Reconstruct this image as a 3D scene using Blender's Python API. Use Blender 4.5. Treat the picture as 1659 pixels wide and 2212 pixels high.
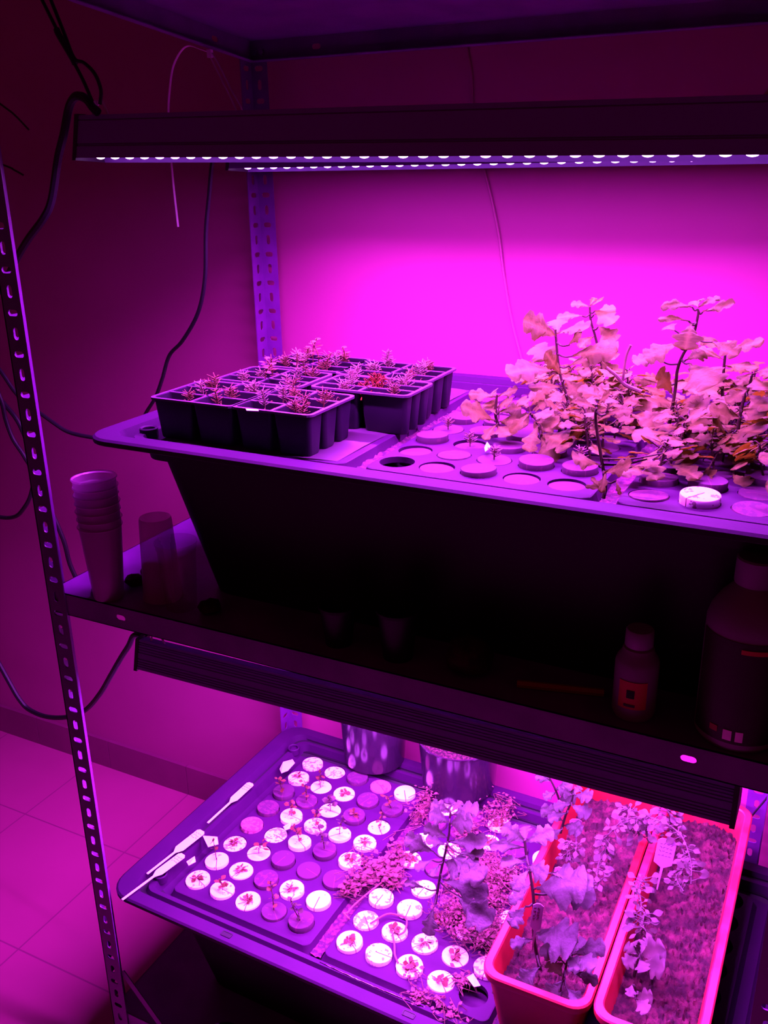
import bpy, math, random
from mathutils import Vector, Matrix
S = bpy.context.scene
for o in list(bpy.data.objects): bpy.data.objects.remove(o)
col = S.collection
# ------------------------------------------------------------------ camera, world, exposure
CAMLOC = Vector((1.0433, -0.9116, 1.5487)); FPX = 2010.38
CAMROT = (1.2153, 0.0152, 0.4669)
cd = bpy.data.cameras.new('camera'); cam = bpy.data.objects.new('camera', cd); col.objects.link(cam)
cam.location = CAMLOC; cam.rotation_euler = CAMROT
cd.sensor_fit = 'VERTICAL'; cd.sensor_height = 24.0; cd.lens = FPX / 2212.0 * 24.0; cd.clip_start = 0.02
S.camera = cam
S.view_settings.view_transform = 'Standard'; S.view_settings.look = 'None'
S.view_settings.gamma = 1.0; S.view_settings.use_curve_mapping = False; S.view_settings.exposure = 0.0
w = bpy.data.worlds.new('room_gloom'); S.world = w; w.use_nodes = True
w.node_tree.nodes['Background'].inputs[0].default_value = (1.0, 0.05, 0.22, 1)
w.node_tree.nodes['Background'].inputs[1].default_value = 0.058
LIGHT_COLOR = (0.62, 0.055, 1.0)
P_TOP_FRONT, P_TOP_REAR, P_LOW = 24.0, 36.0, 47.0
SPREAD_TOP, SPREAD_LOW, SPILL = math.radians(136), math.radians(170), .30     # lens beam and the weaker side spill of the top lamps
# ------------------------------------------------------------------ measuring helpers
CM = cam.matrix_basis.to_3x3()
def ray(u, v): return CM @ Vector(((u - 829.5) / FPX, -(v - 1106.0) / FPX, -1.0))
def gz(u, v, z): r = ray(u, v); return CAMLOC + r * ((z - CAMLOC.z) / r.z)
def gy(u, v, y): r = ray(u, v); return CAMLOC + r * ((y - CAMLOC.y) / r.y)
# ------------------------------------------------------------------ object helpers
def empty(name, loc=(0, 0, 0)):
    o = bpy.data.objects.new(name, None); col.objects.link(o); o.location = loc; o.empty_display_size = .02; return o
def tag(o, label, cat, group=None, kind=None):
    o['label'] = label; o['category'] = cat
    if group: o['group'] = group
    if kind: o['kind'] = kind
    return o
class MB:
    def __init__(s): s.v = []; s.f = []; s.att = {}
    def add(s, vs, fs):
        n = len(s.v); s.v += [tuple(p) for p in vs]; s.f += [tuple(i + n for i in f) for f in fs]
    def build(s, name, m, parent=None, smooth=35):
        me = bpy.data.meshes.new(name); me.from_pydata(s.v, [], s.f); me.update()
        if smooth:
            me.polygons.foreach_set('use_smooth', [True] * len(me.polygons))
            me.set_sharp_from_angle(angle=math.radians(smooth))
        if s.att:
            at = me.attributes.new('vein', 'FLOAT', 'POINT'); at.data.foreach_set('value', [s.att.get(i, 0.0) for i in range(len(s.v))])
        if m: me.materials.append(m)
        o = bpy.data.objects.new(name, me); col.objects.link(o)
        if parent: o.parent = parent
        return o
def box(mb, x0, x1, y0, y1, z0, z1):
    v = [(x, y, z) for z in (z0, z1) for y in (y0, y1) for x in (x0, x1)]
    mb.add(v, [(0, 2, 3, 1), (4, 5, 7, 6), (0, 1, 5, 4), (2, 6, 7, 3), (0, 4, 6, 2), (1, 3, 7, 5)])
def smooth_path(pts, n=8):
    P = [Vector(p) for p in pts]
    if len(P) < 3: return P
    Q = [P[0] * 2 - P[1]] + P + [P[-1] * 2 - P[-2]]; out = []
    for i in range(1, len(Q) - 2):
        a, b, c, d = Q[i - 1:i + 3]
        for k in range(n):
            t = k / n
            out.append(.5 * ((2 * b) + (c - a) * t + (2 * a - 5 * b + 4 * c - d) * t * t + (3 * b - a - 3 * c + d) * t ** 3))
    out.append(P[-1]); return out
def tube(mb, pts, r, n=8, sub=8, flat=1.0, taper=None):
    P = smooth_path(pts, sub) if sub else [Vector(p) for p in pts]
    vs = []; up = Vector((.13, .2, .97)); prev = None
    for i, p in enumerate(P):
        t = (P[min(i + 1, len(P) - 1)] - P[max(i - 1, 0)])
        t = t.normalized() if t.length > 1e-9 else Vector((0, 0, 1))
        if prev is None:
            a = t.cross(up); a = a.normalized() if a.length > 1e-4 else t.orthogonal().normalized()
        else:
            a = prev - t * prev.dot(t); a.normalize()
        prev = a; b = t.cross(a)
        rr = r if taper is None else r + (taper - r) * i / (len(P) - 1)
        for k in range(n):
            th = 2 * math.pi * k / n
            vs.append(p + a * math.cos(th) * rr + b * math.sin(th) * rr * flat)
    fs = [(i * n + k, i * n + (k + 1) % n, (i + 1) * n + (k + 1) % n, (i + 1) * n + k) for i in range(len(P) - 1) for k in range(n)]
    fs += [tuple(range(n - 1, -1, -1)), tuple((len(P) - 1) * n + k for k in range(n))]
    mb.add(vs, fs)
def lathe(mb, prof, n=32, c=(0, 0), cap0=True, cap1=True):
    vs = []; fs = []
    for r, z in prof:
        for k in range(n):
            th = 2 * math.pi * k / n; vs.append((c[0] + r * math.cos(th), c[1] + r * math.sin(th), z))
    for i in range(len(prof) - 1):
        for k in range(n): fs.append((i * n + k, i * n + (k + 1) % n, (i + 1) * n + (k + 1) % n, (i + 1) * n + k))
    if cap0: fs.append(tuple(range(n - 1, -1, -1)))
    if cap1: fs.append(tuple((len(prof) - 1) * n + k for k in range(n)))
    mb.add(vs, fs)
def rrect(x0, x1, y0, y1, r, z, n=6):
    pts = []
    for cx, cy, a0 in ((x1 - r, y0 + r, -90), (x1 - r, y1 - r, 0), (x0 + r, y1 - r, 90), (x0 + r, y0 + r, 180)):
        for k in range(n + 1):
            a = math.radians(a0 + 90 * k / n); pts.append((cx + r * math.cos(a), cy + r * math.sin(a), z))
    return pts
def loft(mb, loops, cap0=False, cap1=False):
    n = len(loops[0]); vs = [p for l in loops for p in l]; fs = []
    for i in range(len(loops) - 1):
        for k in range(n): fs.append((i * n + k, i * n + (k + 1) % n, (i + 1) * n + (k + 1) % n, (i + 1) * n + k))
    if cap0: fs.append(tuple(range(n - 1, -1, -1)))
    if cap1: fs.append(tuple((len(loops) - 1) * n + k for k in range(n)))
    mb.add(vs, fs)
def hole_cell(mb, O, U, V, N, u0, u1, v0, v1, loop, th, wall=True):
    """a rectangular plate cell with a hole; loop = (u, v) points anticlockwise about its centre"""
    cu = sum(p[0] for p in loop) / len(loop); cv = sum(p[1] for p in loop) / len(loop); n = len(loop); outer = []
    angs = [math.atan2(q[1] - cv, q[0] - cu) for q in loop]
    for a in angs:
        c, s = math.cos(a), math.sin(a)
        tu = ((u1 - cu) if c > 0 else (u0 - cu)) / c if abs(c) > 1e-9 else 1e9
        tv = ((v1 - cv) if s > 0 else (v0 - cv)) / s if abs(s) > 1e-9 else 1e9
        t = min(tu, tv); outer.append([cu + c * t, cv + s * t])
    for cu_, cv_ in ((u0, v0), (u1, v0), (u1, v1), (u0, v1)):   # pull the nearest ray onto each corner
        i = min(range(n), key=lambda k: (outer[k][0] - cu_) ** 2 + (outer[k][1] - cv_) ** 2); outer[i] = [cu_, cv_]
    P = lambda u, v, h: O + U * u + V * v + N * h
    hs = (0, -th) if th else (0,)
    vs = [P(u, v, h) for h in hs for L in (outer, loop) for u, v in L]; fs = []
    for k in range(n):
        j = (k + 1) % n
        fs.append((k, j, n + j, n + k))
        if th:
            fs.append((2 * n + j, 2 * n + k, 3 * n + k, 3 * n + j))
            if wall: fs.append((n + k, n + j, 3 * n + j, 3 * n + k))
    mb.add(vs, fs)
def slot_loop(u, v, L, Wd, along_u, n=6):
    pts = []; h = (L - Wd) / 2
    for k in range(n + 1):
        a = -math.pi / 2 + math.pi * k / n; pts.append((h + Wd / 2 * math.cos(a), Wd / 2 * math.sin(a)))
    for k in range(n + 1):
        a = math.pi / 2 + math.pi * k / n; pts.append((-h + Wd / 2 * math.cos(a), Wd / 2 * math.sin(a)))
    return [(u + a, v + b) if along_u else (u - b, v + a) for a, b in pts]
def strip(mb, O, U, V, N, length, wid, slots, th, half):
    """flat bar of sheet metal with slots (u, kind) across its width; kind 1 = slot along u"""
    O, U, V, N = Vector(O), Vector(U), Vector(V), Vector(N); cur = 0
    def plain(a, b):
        if b - a < 1e-5: return
        c = [O + U * u + V * v + N * h for h in (0, -th) for u, v in ((a, 0), (b, 0), (b, wid), (a, wid))]
        mb.add(c, [(0, 1, 2, 3), (7, 6, 5, 4)])
    for u, kind in slots:
        a, b = max(u - half, 0), min(u + half, length)
        plain(cur, a)
        hole_cell(mb, O, U, V, N, a, b, 0, wid, slot_loop(u, wid / 2, .0175, .0088, kind), th); cur = b
    plain(cur, length)
    c = [O + U * u + V * v + N * h for h in (0, -th) for u, v in ((0, 0), (length, 0), (length, wid), (0, wid))]
    mb.add(c, [(0, 4, 5, 1), (1, 5, 6, 2), (2, 6, 7, 3), (3, 7, 4, 0)])
# ------------------------------------------------------------------ materials
def mat(name, c, rough=.5, spec=.5, c2=None, scale=20, detail=4, lo=.4, hi=.6, bump=0, bscale=60, metal=0, trans=0, tc=None, alpha=1, coord='Object', rnd=False, vein=None):
    m = bpy.data.materials.new(name); m.use_nodes = True; nt = m.node_tree; N = nt.nodes; L = nt.links
    b = N['Principled BSDF']; b.inputs['Base Color'].default_value = (*c, 1)
    b.inputs['Roughness'].default_value = rough; b.inputs['Specular IOR Level'].default_value = spec; b.inputs['Metallic'].default_value = metal
    b.inputs['Alpha'].default_value = alpha
    tcn = N.new('ShaderNodeTexCoord'); vec = tcn.outputs[coord]
    if rnd:
        oi = N.new('ShaderNodeObjectInfo'); ad = N.new('ShaderNodeVectorMath'); ad.operation = 'MULTIPLY_ADD'
        L.new(oi.outputs['Random'], ad.inputs[0]); ad.inputs[1].default_value = (37, 19, 11); L.new(vec, ad.inputs[2]); vec = ad.outputs[0]
    colout = None
    if c2:
        nz = N.new('ShaderNodeTexNoise'); nz.inputs['Scale'].default_value = scale; nz.inputs['Detail'].default_value = detail; L.new(vec, nz.inputs['Vector'])
        rp = N.new('ShaderNodeValToRGB'); rp.color_ramp.elements[0].position = lo; rp.color_ramp.elements[1].position = hi
        rp.color_ramp.elements[0].color = (*c, 1); rp.color_ramp.elements[1].color = (*c2, 1)
        L.new(nz.outputs['Fac'], rp.inputs['Fac']); colout = rp.outputs['Color']; L.new(colout, b.inputs['Base Color'])
    if bump:
        n2 = N.new('ShaderNodeTexNoise'); n2.inputs['Scale'].default_value = bscale; n2.inputs['Detail'].default_value = 5; L.new(vec, n2.inputs['Vector'])
        bp = N.new('ShaderNodeBump'); bp.inputs['Strength'].default_value = bump; bp.inputs['Distance'].default_value = .004
        L.new(n2.outputs['Fac'], bp.inputs['Height']); L.new(bp.outputs['Normal'], b.inputs['Normal'])
    if trans:
        t = N.new('ShaderNodeBsdfTranslucent'); t.inputs['Color'].default_value = (*(tc or c), 1)
        mx = N.new('ShaderNodeMixShader'); mx.inputs[0].default_value = trans
        L.new(b.outputs[0], mx.inputs[1]); L.new(t.outputs[0], mx.inputs[2]); L.new(mx.outputs[0], N['Material Output'].inputs[0])
    if vein and colout:
        va = N.new('ShaderNodeAttribute'); va.attribute_name = 'vein'
        mv = N.new('ShaderNodeMixRGB'); L.new(va.outputs['Fac'], mv.inputs[0]); L.new(colout, mv.inputs[1]); mv.inputs[2].default_value = (*vein, 1); L.new(mv.outputs[0], b.inputs['Base Color'])
    return m
M = {}
M['wall'] = mat('wall_paint', (.29, .036, .150), .62, .3, (.265, .032, .134), 3, 5, .3, .75, .05, 180)
M['steel'] = mat('galvanised_steel', (.10, .012, .14), .42, .35, (.085, .010, .12), 30)
M['shelf'] = mat('shelf_steel', (.14, .014, .19), .45, .3, (.105, .011, .15), 14)
M['lamp'] = mat('anodised_lamp', (.18, .05, .32), .5, .3)
M['cap'] = mat('lamp_end_plastic', (.035, .014, .040), .55, .3)
M['cable'] = mat('black_rubber', (.008, .006, .010), .5, .3)
M['tub'] = mat('black_tub_plastic', (.008, .004, .010), .55, .25)
M['lid'] = mat('black_lid_plastic', (.0245, .0022, .0330), .62, .10, (.032, .0031, .038), 9, 6, .42, .75, .06, 300)
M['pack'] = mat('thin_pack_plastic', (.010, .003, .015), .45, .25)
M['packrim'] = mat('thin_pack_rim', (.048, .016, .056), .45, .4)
M['soil'] = mat('potting_soil', (.012, .006, .008), .9, .2, (.085, .03, .035), 210, 6, .45, .72, 1.0, 150)
M['soilred'] = mat('moist_planter_soil', (.018, .006, .008), .9, .2, (.075, .020, .026), 70, 8, .42, .68, 1.0, 130)
M['planter'] = mat('red_planter_plastic', (.26, .011, .016), .42, .3, (.23, .010, .014), 12)
M['planterB'] = mat('pink_scuffed_planter', (.32, .014, .026), .40, .3, (.36, .025, .045), 22)
M['zip'] = mat('white_nylon', (.55, .45, .5), .5, .4)
M['tag'] = mat('white_tag_plastic', (.85, .82, .85), .5, .4)
M['ink'] = mat('marker_ink', (.012, .01, .015), .7, .2)
M['paper'] = mat('white_scrap_paper', (.8, .75, .78), .7, .2)
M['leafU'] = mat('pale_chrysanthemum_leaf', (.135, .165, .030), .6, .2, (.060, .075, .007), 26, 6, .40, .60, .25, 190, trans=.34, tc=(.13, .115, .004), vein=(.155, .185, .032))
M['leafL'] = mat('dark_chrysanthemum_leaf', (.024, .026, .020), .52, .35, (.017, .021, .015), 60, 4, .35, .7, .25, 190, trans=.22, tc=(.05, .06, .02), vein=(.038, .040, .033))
M['stemU'] = mat('brown_green_stem', (.035, .022, .010), .6, .3)
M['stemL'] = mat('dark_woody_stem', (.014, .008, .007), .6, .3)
M['moss'] = mat('pink_groundcover', (.080, .045, .035), .6, .3, (.16, .07, .06), 60, 3, .3, .7, trans=.25, tc=(.09, .06, .02))
M['herb'] = mat('grey_herb_leaf', (.045, .034, .030), .58, .3, (.070, .052, .044), 50, trans=.2, tc=(.06, .05, .02))
M['dry'] = mat('dry_seedling', (.10, .045, .02), .65, .3, (.16, .07, .035), 40, trans=.3, tc=(.12, .06, .012))
M['needle'] = mat('needle_seedling', (.10, .07, .05), .6, .3, (.2, .12, .09), 40)
M['redmoss'] = mat('red_moss_clump', (.14, .03, .006), .8, .2, (.09, .02, .008), 90)
M['white'] = mat('white_bottle_plastic', (.20, .13, .22), .45, .4)
M['whitecap'] = mat('white_cap_plastic', (.21, .13, .24), .5, .4)
M['redlabel'] = mat('red_label', (.45, .03, .03), .5, .3)
M['darklabel'] = mat('dark_label', (.02, .012, .010), .5, .3)
M['orange'] = mat('orange_plastic', (.25, .06, .012), .5, .3)
M['pot'] = mat('glossy_black_pot', (.014, .006, .018), .16, .6, (.02, .008, .022), 6)
M['dirt'] = mat('dirt_clod', (.02, .01, .008), .9, .1, (.04, .02, .014), 60, bump=.8)
M['root'] = mat('pale_root', (.16, .07, .06), .7, .2)
M['rope'] = mat('dark_cord', (.012, .008, .010), .8, .2)
M['cord'] = mat('pale_cord', (.30, .06, .16), .7, .2)
M['mat'] = mat('dusty_plastic_sheet', (.030, .011, .034), .55, .3, (.045, .017, .045), 14)
def cup_mat():
    m = mat('frosted_cup_plastic', (.34, .09, .34), .35, .4); nt = m.node_tree
    b = nt.nodes['Principled BSDF']; t = nt.nodes.new('ShaderNodeBsdfTransparent'); mx = nt.nodes.new('ShaderNodeMixShader'); mx.inputs[0].default_value = .42
    nt.links.new(b.outputs[0], mx.inputs[1]); nt.links.new(t.outputs[0], mx.inputs[2]); nt.links.new(mx.outputs[0], nt.nodes['Material Output'].inputs[0]); return m
M['cup'] = cup_mat()
def clear_mat():
    m = mat('clear_cup_plastic', (.2, .06, .12), .2, .5); nt = m.node_tree
    b = nt.nodes['Principled BSDF']; t = nt.nodes.new('ShaderNodeBsdfTransparent'); mx = nt.nodes.new('ShaderNodeMixShader'); mx.inputs[0].default_value = .75
    nt.links.new(b.outputs[0], mx.inputs[1]); nt.links.new(t.outputs[0], mx.inputs[2]); nt.links.new(mx.outputs[0], nt.nodes['Material Output'].inputs[0]); return m
M['clearcup'] = clear_mat()
def emit_mat():
    m = bpy.data.materials.new('led_emitter'); m.use_nodes = True; nt = m.node_tree; nt.nodes.clear()
    e = nt.nodes.new('ShaderNodeEmission'); e.inputs[0].default_value = (.72, .32, 1, 1); e.inputs[1].default_value = 14
    o = nt.nodes.new('ShaderNodeOutputMaterial'); nt.links.new(e.outputs[0], o.inputs[0]); return m
M['led'] = emit_mat()
def plug_mat(name, base, dirt, amount):
    """foam disc: plain face, a knife slit from the centre to the edge, specks and stains of algae"""
    m = mat(name, base, .75, .2); nt = m.node_tree; N = nt.nodes; L = nt.links; b = N['Principled BSDF']
    tc = N.new('ShaderNodeTexCoord'); oi = N.new('ShaderNodeObjectInfo'); sx = N.new('ShaderNodeSeparateXYZ'); L.new(tc.outputs['Object'], sx.inputs[0])
    def mth(op, a, bb=None):
        n = N.new('ShaderNodeMath'); n.operation = op
        for i, q in enumerate((a, bb)):
            if q is None: continue
            if isinstance(q, (int, float)): n.inputs[i].default_value = q
            else: L.new(q, n.inputs[i])
        return n.outputs[0]
    slit = mth('MULTIPLY', mth('LESS_THAN', mth('ABSOLUTE', sx.outputs[1]), .0007), mth('GREATER_THAN', sx.outputs[0], -.006))
    ad = N.new('ShaderNodeVectorMath'); ad.operation = 'MULTIPLY_ADD'; L.new(oi.outputs['Random'], ad.inputs[0]); ad.inputs[1].default_value = (37, 19, 11); L.new(tc.outputs['Object'], ad.inputs[2])
    nz = N.new('ShaderNodeTexNoise'); nz.inputs['Scale'].default_value = 130; nz.inputs['Detail'].default_value = 5; L.new(ad.outputs[0], nz.inputs['Vector'])
    n2 = N.new('ShaderNodeTexNoise'); n2.inputs['Scale'].default_value = 420; n2.inputs['Detail'].default_value = 2; L.new(ad.outputs[0], n2.inputs['Vector'])
    thr = mth('SUBTRACT', amount + .14, mth('MULTIPLY', oi.outputs['Random'], .22))
    st = mth('MULTIPLY', mth('GREATER_THAN', nz.outputs['Fac'], thr), .7); sp = mth('GREATER_THAN', n2.outputs['Fac'], .73)
    fac = mth('MAXIMUM', mth('MAXIMUM', st, sp), slit)
    mx = N.new('ShaderNodeMixRGB'); L.new(fac, mx.inputs[0]); mx.inputs[1].default_value = (*base, 1); mx.inputs[2].default_value = (*dirt, 1)
    L.new(mx.outputs[0], b.inputs['Base Color']); return m
M['plugW'] = plug_mat('white_foam', (.86, .80, .84), (.16, .03, .05), .58)
M['plugD'] = plug_mat('dark_foam', (.046, .0125, .042), (.075, .020, .050), .56)
M['plugM'] = plug_mat('stained_foam', (.26, .10, .16), (.10, .025, .045), .55)
def tile_mat():
    m = mat('floor_tile', (.31, .036, .145), .5, .35); nt = m.node_tree; N = nt.nodes; L = nt.links; b = N['Principled BSDF']
    tc = N.new('ShaderNodeTexCoord'); sx = N.new('ShaderNodeSeparateXYZ'); L.new(tc.outputs['Object'], sx.inputs[0])
    def mth(op, a, bb=None):
        n = N.new('ShaderNodeMath'); n.operation = op
        for i, q in enumerate((a, bb)):
            if q is None: continue
            if isinstance(q, (int, float)): n.inputs[i].default_value = q
            else: L.new(q, n.inputs[i])
        return n.outputs[0]
    ls = []
    for ax, off in ((0, -.362), (1, .096)):
        t = mth('ABSOLUTE', mth('SUBTRACT', mth('FRACT', mth('ADD', mth('DIVIDE', mth('SUBTRACT', sx.outputs[ax], off), .33), 100.5)), .5))
        ls.append(mth('LESS_THAN', t, .0055))
    g = mth('MAXIMUM', *ls)
    nz = N.new('ShaderNodeTexNoise'); nz.inputs['Scale'].default_value = 5; nz.inputs['Detail'].default_value = 6; L.new(tc.outputs['Object'], nz.inputs['Vector'])
    rp = N.new('ShaderNodeValToRGB'); rp.color_ramp.elements[0].color = (.27, .032, .125, 1); rp.color_ramp.elements[1].color = (.34, .040, .16, 1); L.new(nz.outputs['Fac'], rp.inputs[0])
    mx = N.new('ShaderNodeMixRGB'); L.new(g, mx.inputs[0]); L.new(rp.outputs[0], mx.inputs[1]); mx.inputs[2].default_value = (.19, .022, .10, 1)
    L.new(mx.outputs[0], b.inputs['Base Color']); return m
M['tile'] = tile_mat()
M['crust'] = mat('groove_mud_crust', (.035, .006, .034), .8, .2, (.105, .022, .058), 140, 6, .42, .66, .8, 200)
M['deposit'] = mat('mineral_deposit', (.10, .03, .07), .8, .2, (.75, .6, .7), 60, 6, .35, .55, .6, 200)
M['base'] = mat('baseboard_tile', (.165, .018, .085), .5, .35, (.145, .016, .075), 7)
# ------------------------------------------------------------------ setting
WALL_Y = .682
mb = MB(); box(mb, -3, 4, -3, WALL_Y, -.05, 0); o = mb.build('floor', M['tile'], smooth=0); o['kind'] = 'structure'
mb = MB(); box(mb, -3, 4, WALL_Y, WALL_Y + .1, -.05, 2.7); o = mb.build('wall_back', M['wall'], smooth=0); o['kind'] = 'structure'
mb = MB()
x = -3.03
while x < 3.9:
    box(mb, x + .001, x + .266, WALL_Y - .010, WALL_Y, 0, .088); x += .267
o = mb.build('baseboard_back', M['base'], smooth=0); o['kind'] = 'structure'
# ------------------------------------------------------------------ shelving rack (one thing)
W, D, PW, WR = 1.082, .632, .035, 1.0206
rack = tag(empty('shelving_rack'), 'galvanised slotted-angle shelving rack holding the two black tubs', 'shelving rack')
def post(corner, ux, uy, pitch, z_h):
    """corner point, ux/uy = directions the two flanges run"""
    mb = MB(); z0, z1 = 0.0, 2.0; sl = []
    n = math.floor((z_h - .02) / pitch); z = z_h - n * pitch; k = n
    while z < z1 - .015:
        sl.append((z, 1 if k % 2 else 0)); z += pitch; k -= 1
    cx, cy = corner; th = .002
    strip(mb, (cx, cy, 0), (0, 0, 1), (ux, 0, 0), (0, -uy, 0), 2.0, PW, sl, th, pitch / 2)
    strip(mb, (cx, cy, 0), (0, 0, 1), (0, uy, 0), (-ux, 0, 0), 2.0, PW, sl, th, pitch / 2)
    return mb.build('post', M['steel'], rack, smooth=0)
post((0, 0), 1, 1, .0283, 1.4269)
post((0, D), 1, -1, .0268, 1.502)
post((WR, D), -1, -1, .0268, 1.502)
post((W, 0), -1, 1, .0283, 1.4269)
def shelf(ztop, hb, tilt=0.0, skipf=False):
    mb = MB(); x0, x1, y0, y1 = .003, W - .003, .003, D - .003; th = .0015
    box(mb, x0, x1, y0, y1, ztop - th, ztop)
    sl = [(.137, 1), (.942, 1)]
    strip(mb, (x0, y0, ztop - hb), (1, 0, 0), (0, 0, 1), (0, -1, 0), x1 - x0, hb, sl, th, .03)
    strip(mb, (x0, y1, ztop - hb), (1, 0, 0), (0, 0, 1), (0, 1, 0), x1 - x0, hb, sl, th, .03)
    strip(mb, (x0, y0, ztop - hb), (0, 1, 0), (0, 0, 1), (-1, 0, 0), y1 - y0, hb, [(.1, 1), (.52, 1)], th, .03)
    strip(mb, (x1, y0, ztop - hb), (0, 1, 0), (0, 0, 1), (1, 0, 0), y1 - y0, hb, [(.1, 1), (.52, 1)], th, .03)
    box(mb, x0, x1, y0, y0 + .012, ztop - hb, ztop - hb + .0015); box(mb, x0, x1, y1 - .012, y1, ztop - hb, ztop - hb + .0015)
    box(mb, x0, x0 + .012, y0, y1, ztop - hb, ztop - hb + .0015); box(mb, x1 - .012, x1, y0, y1, ztop - hb, ztop - hb + .0015)
    if tilt: mb.v = [(a, b, c + (D - b) * tilt) for a, b, c in mb.v]
    return mb.build('shelf', M['shelf'], rack, smooth=0)
ZS = .9531
shelf(ZS, .036); shelf(1.762, .036, .10); shelf(.112, .036)
mb = MB()
for dx in (-.012, .012):   # bolts at the rear corner of the top shelf
    tube(mb, [(.022 + dx * .6, D - .004, 1.742), (.022 + dx * .6, D - .010, 1.742)], .005, 6, 0)
mb.build('bolt', M['steel'], rack)
mb = MB()
strip(mb, (.030, .004, .205), (.640, 0, -.768), (.768, 0, .640), (0, -1, 0), .16, .013, [], .002, .02)
mb.build('brace', M['steel'], rack, smooth=0)
# ------------------------------------------------------------------ grow lamps
def lamp(name_label, x0, x1, y, zl, zr, power, h=.052, group='LED grow lamps on the rack', ribs=False):
    Lx = x1 - x0; root = tag(empty('grow_lamp', (x0, y, zl)), name_label, 'grow lamp', group)
    root.rotation_euler = (0, -math.atan2(zr - zl, Lx), 0)
    hw = .028; sl = lambda z: -hw + .013 * z / h
    pf = [(-hw, 0)]
    gr = [.005, .0085, .012, .016, .026, .030, .034, .038, .041] if ribs else [.015, .017, .046]
    for g in gr: pf += [(sl(g - .0009), g - .0009), (sl(g) + .0016, g - .0004), (sl(g) + .0016, g + .0004), (sl(g + .0009), g + .0009)]
    pf += [(sl(h), h), (-.003, h), (hw, .012), (hw, -.006), (hw - .003, -.006), (hw - .005, .004), (-hw + .008, .004), (-hw + .005, 0)]
    mb = MB(); n = len(pf)
    vs = [(xx, a, b) for xx in (.004, Lx - .004) for a, b in pf]
    mb.add(vs, [(k, n + k, n + (k + 1) % n, (k + 1) % n) for k in range(n)] + [tuple(range(n)), tuple(range(2 * n - 1, n - 1, -1))])
    mb.build('housing', M['lamp'], root, smooth=20)
    for xa, xb in ((0, .006), (Lx - .006, Lx)):
        mb = MB(); cp = [(-hw - .0015, -.003), (sl(h) - .0015, h + .0015), (-.002, h + .0015), (hw + .0015, .013), (hw + .0015, -.006)]
        mb.add([(xx, a, b) for xx in (xa, xb) for a, b in cp], [(0, 1, 2, 3, 4), (9, 8, 7, 6, 5)] + [(k, 5 + k, 5 + (k + 1) % 5, (k + 1) % 5) for k in range(5)])
        mb.build('end_cap', M['cap'], root, smooth=0)
    nl = 35; xs = [.026 + (Lx - .052) * k / (nl - 1) for k in range(nl)]; first = None
    for k, xx in enumerate(xs):
        if first is None:
            mb = MB(); lathe(mb, [(.0050, .0035), (.0050, .0004), (.0040, -.0008), (.0022, -.0016), (.0004, -.0019)], 12); first = mb.build('led', M['led'], root); q = first
        else: q = first.copy(); col.objects.link(q); q.parent = root
        q.location = (xx, -.004, 0); q.scale = (1.25, 1, 1)
    for xx in (.035, Lx - .035):
        mb = MB(); z1 = h
        tube(mb, [(xx - .011, -.009, z1 - .002), (xx - .004, -.009, z1 + .016), (xx, -.009, z1 + .012), (xx + .006, -.009, z1 + .018), (xx + .017, -.009, z1 - .002)], .0016, 6, 5); mb.build('hanger_clip', M['zip'], root)
    for pw, sp in ([(power, SPREAD_TOP), (power * SPILL, math.radians(179))] if not ribs and zl > 1 else [(power, SPREAD_LOW)]):
        ld = bpy.data.lights.new('led_row_light', 'AREA'); ld.shape = 'RECTANGLE'; ld.size = Lx - .05; ld.size_y = .016; ld.energy = pw
        ld.color = LIGHT_COLOR; ld.spread = sp
        lo = bpy.data.objects.new('led_row_light', ld); col.objects.link(lo); lo.parent = root; lo.location = (Lx / 2, -.002, -.0075)
    return root
lamp('front black LED grow lamp hanging under the top shelf, nearest the viewer', .090, .980, .100, 1.5655, 1.5530, P_TOP_FRONT)
lamp('shorter-looking rear LED grow lamp behind the front one under the top shelf', .106, .994, .415, 1.5495, 1.5505, P_TOP_REAR)
lamp('ribbed dark LED grow lamp hung along the front under the middle shelf', .111, .999, .075, .8210, .8320, P_LOW, .045, ribs=True)
lamp('rear LED grow lamp under the middle shelf, hidden behind the ribbed front one', .111, .999, .42, .826, .826, P_LOW, .045)
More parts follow.
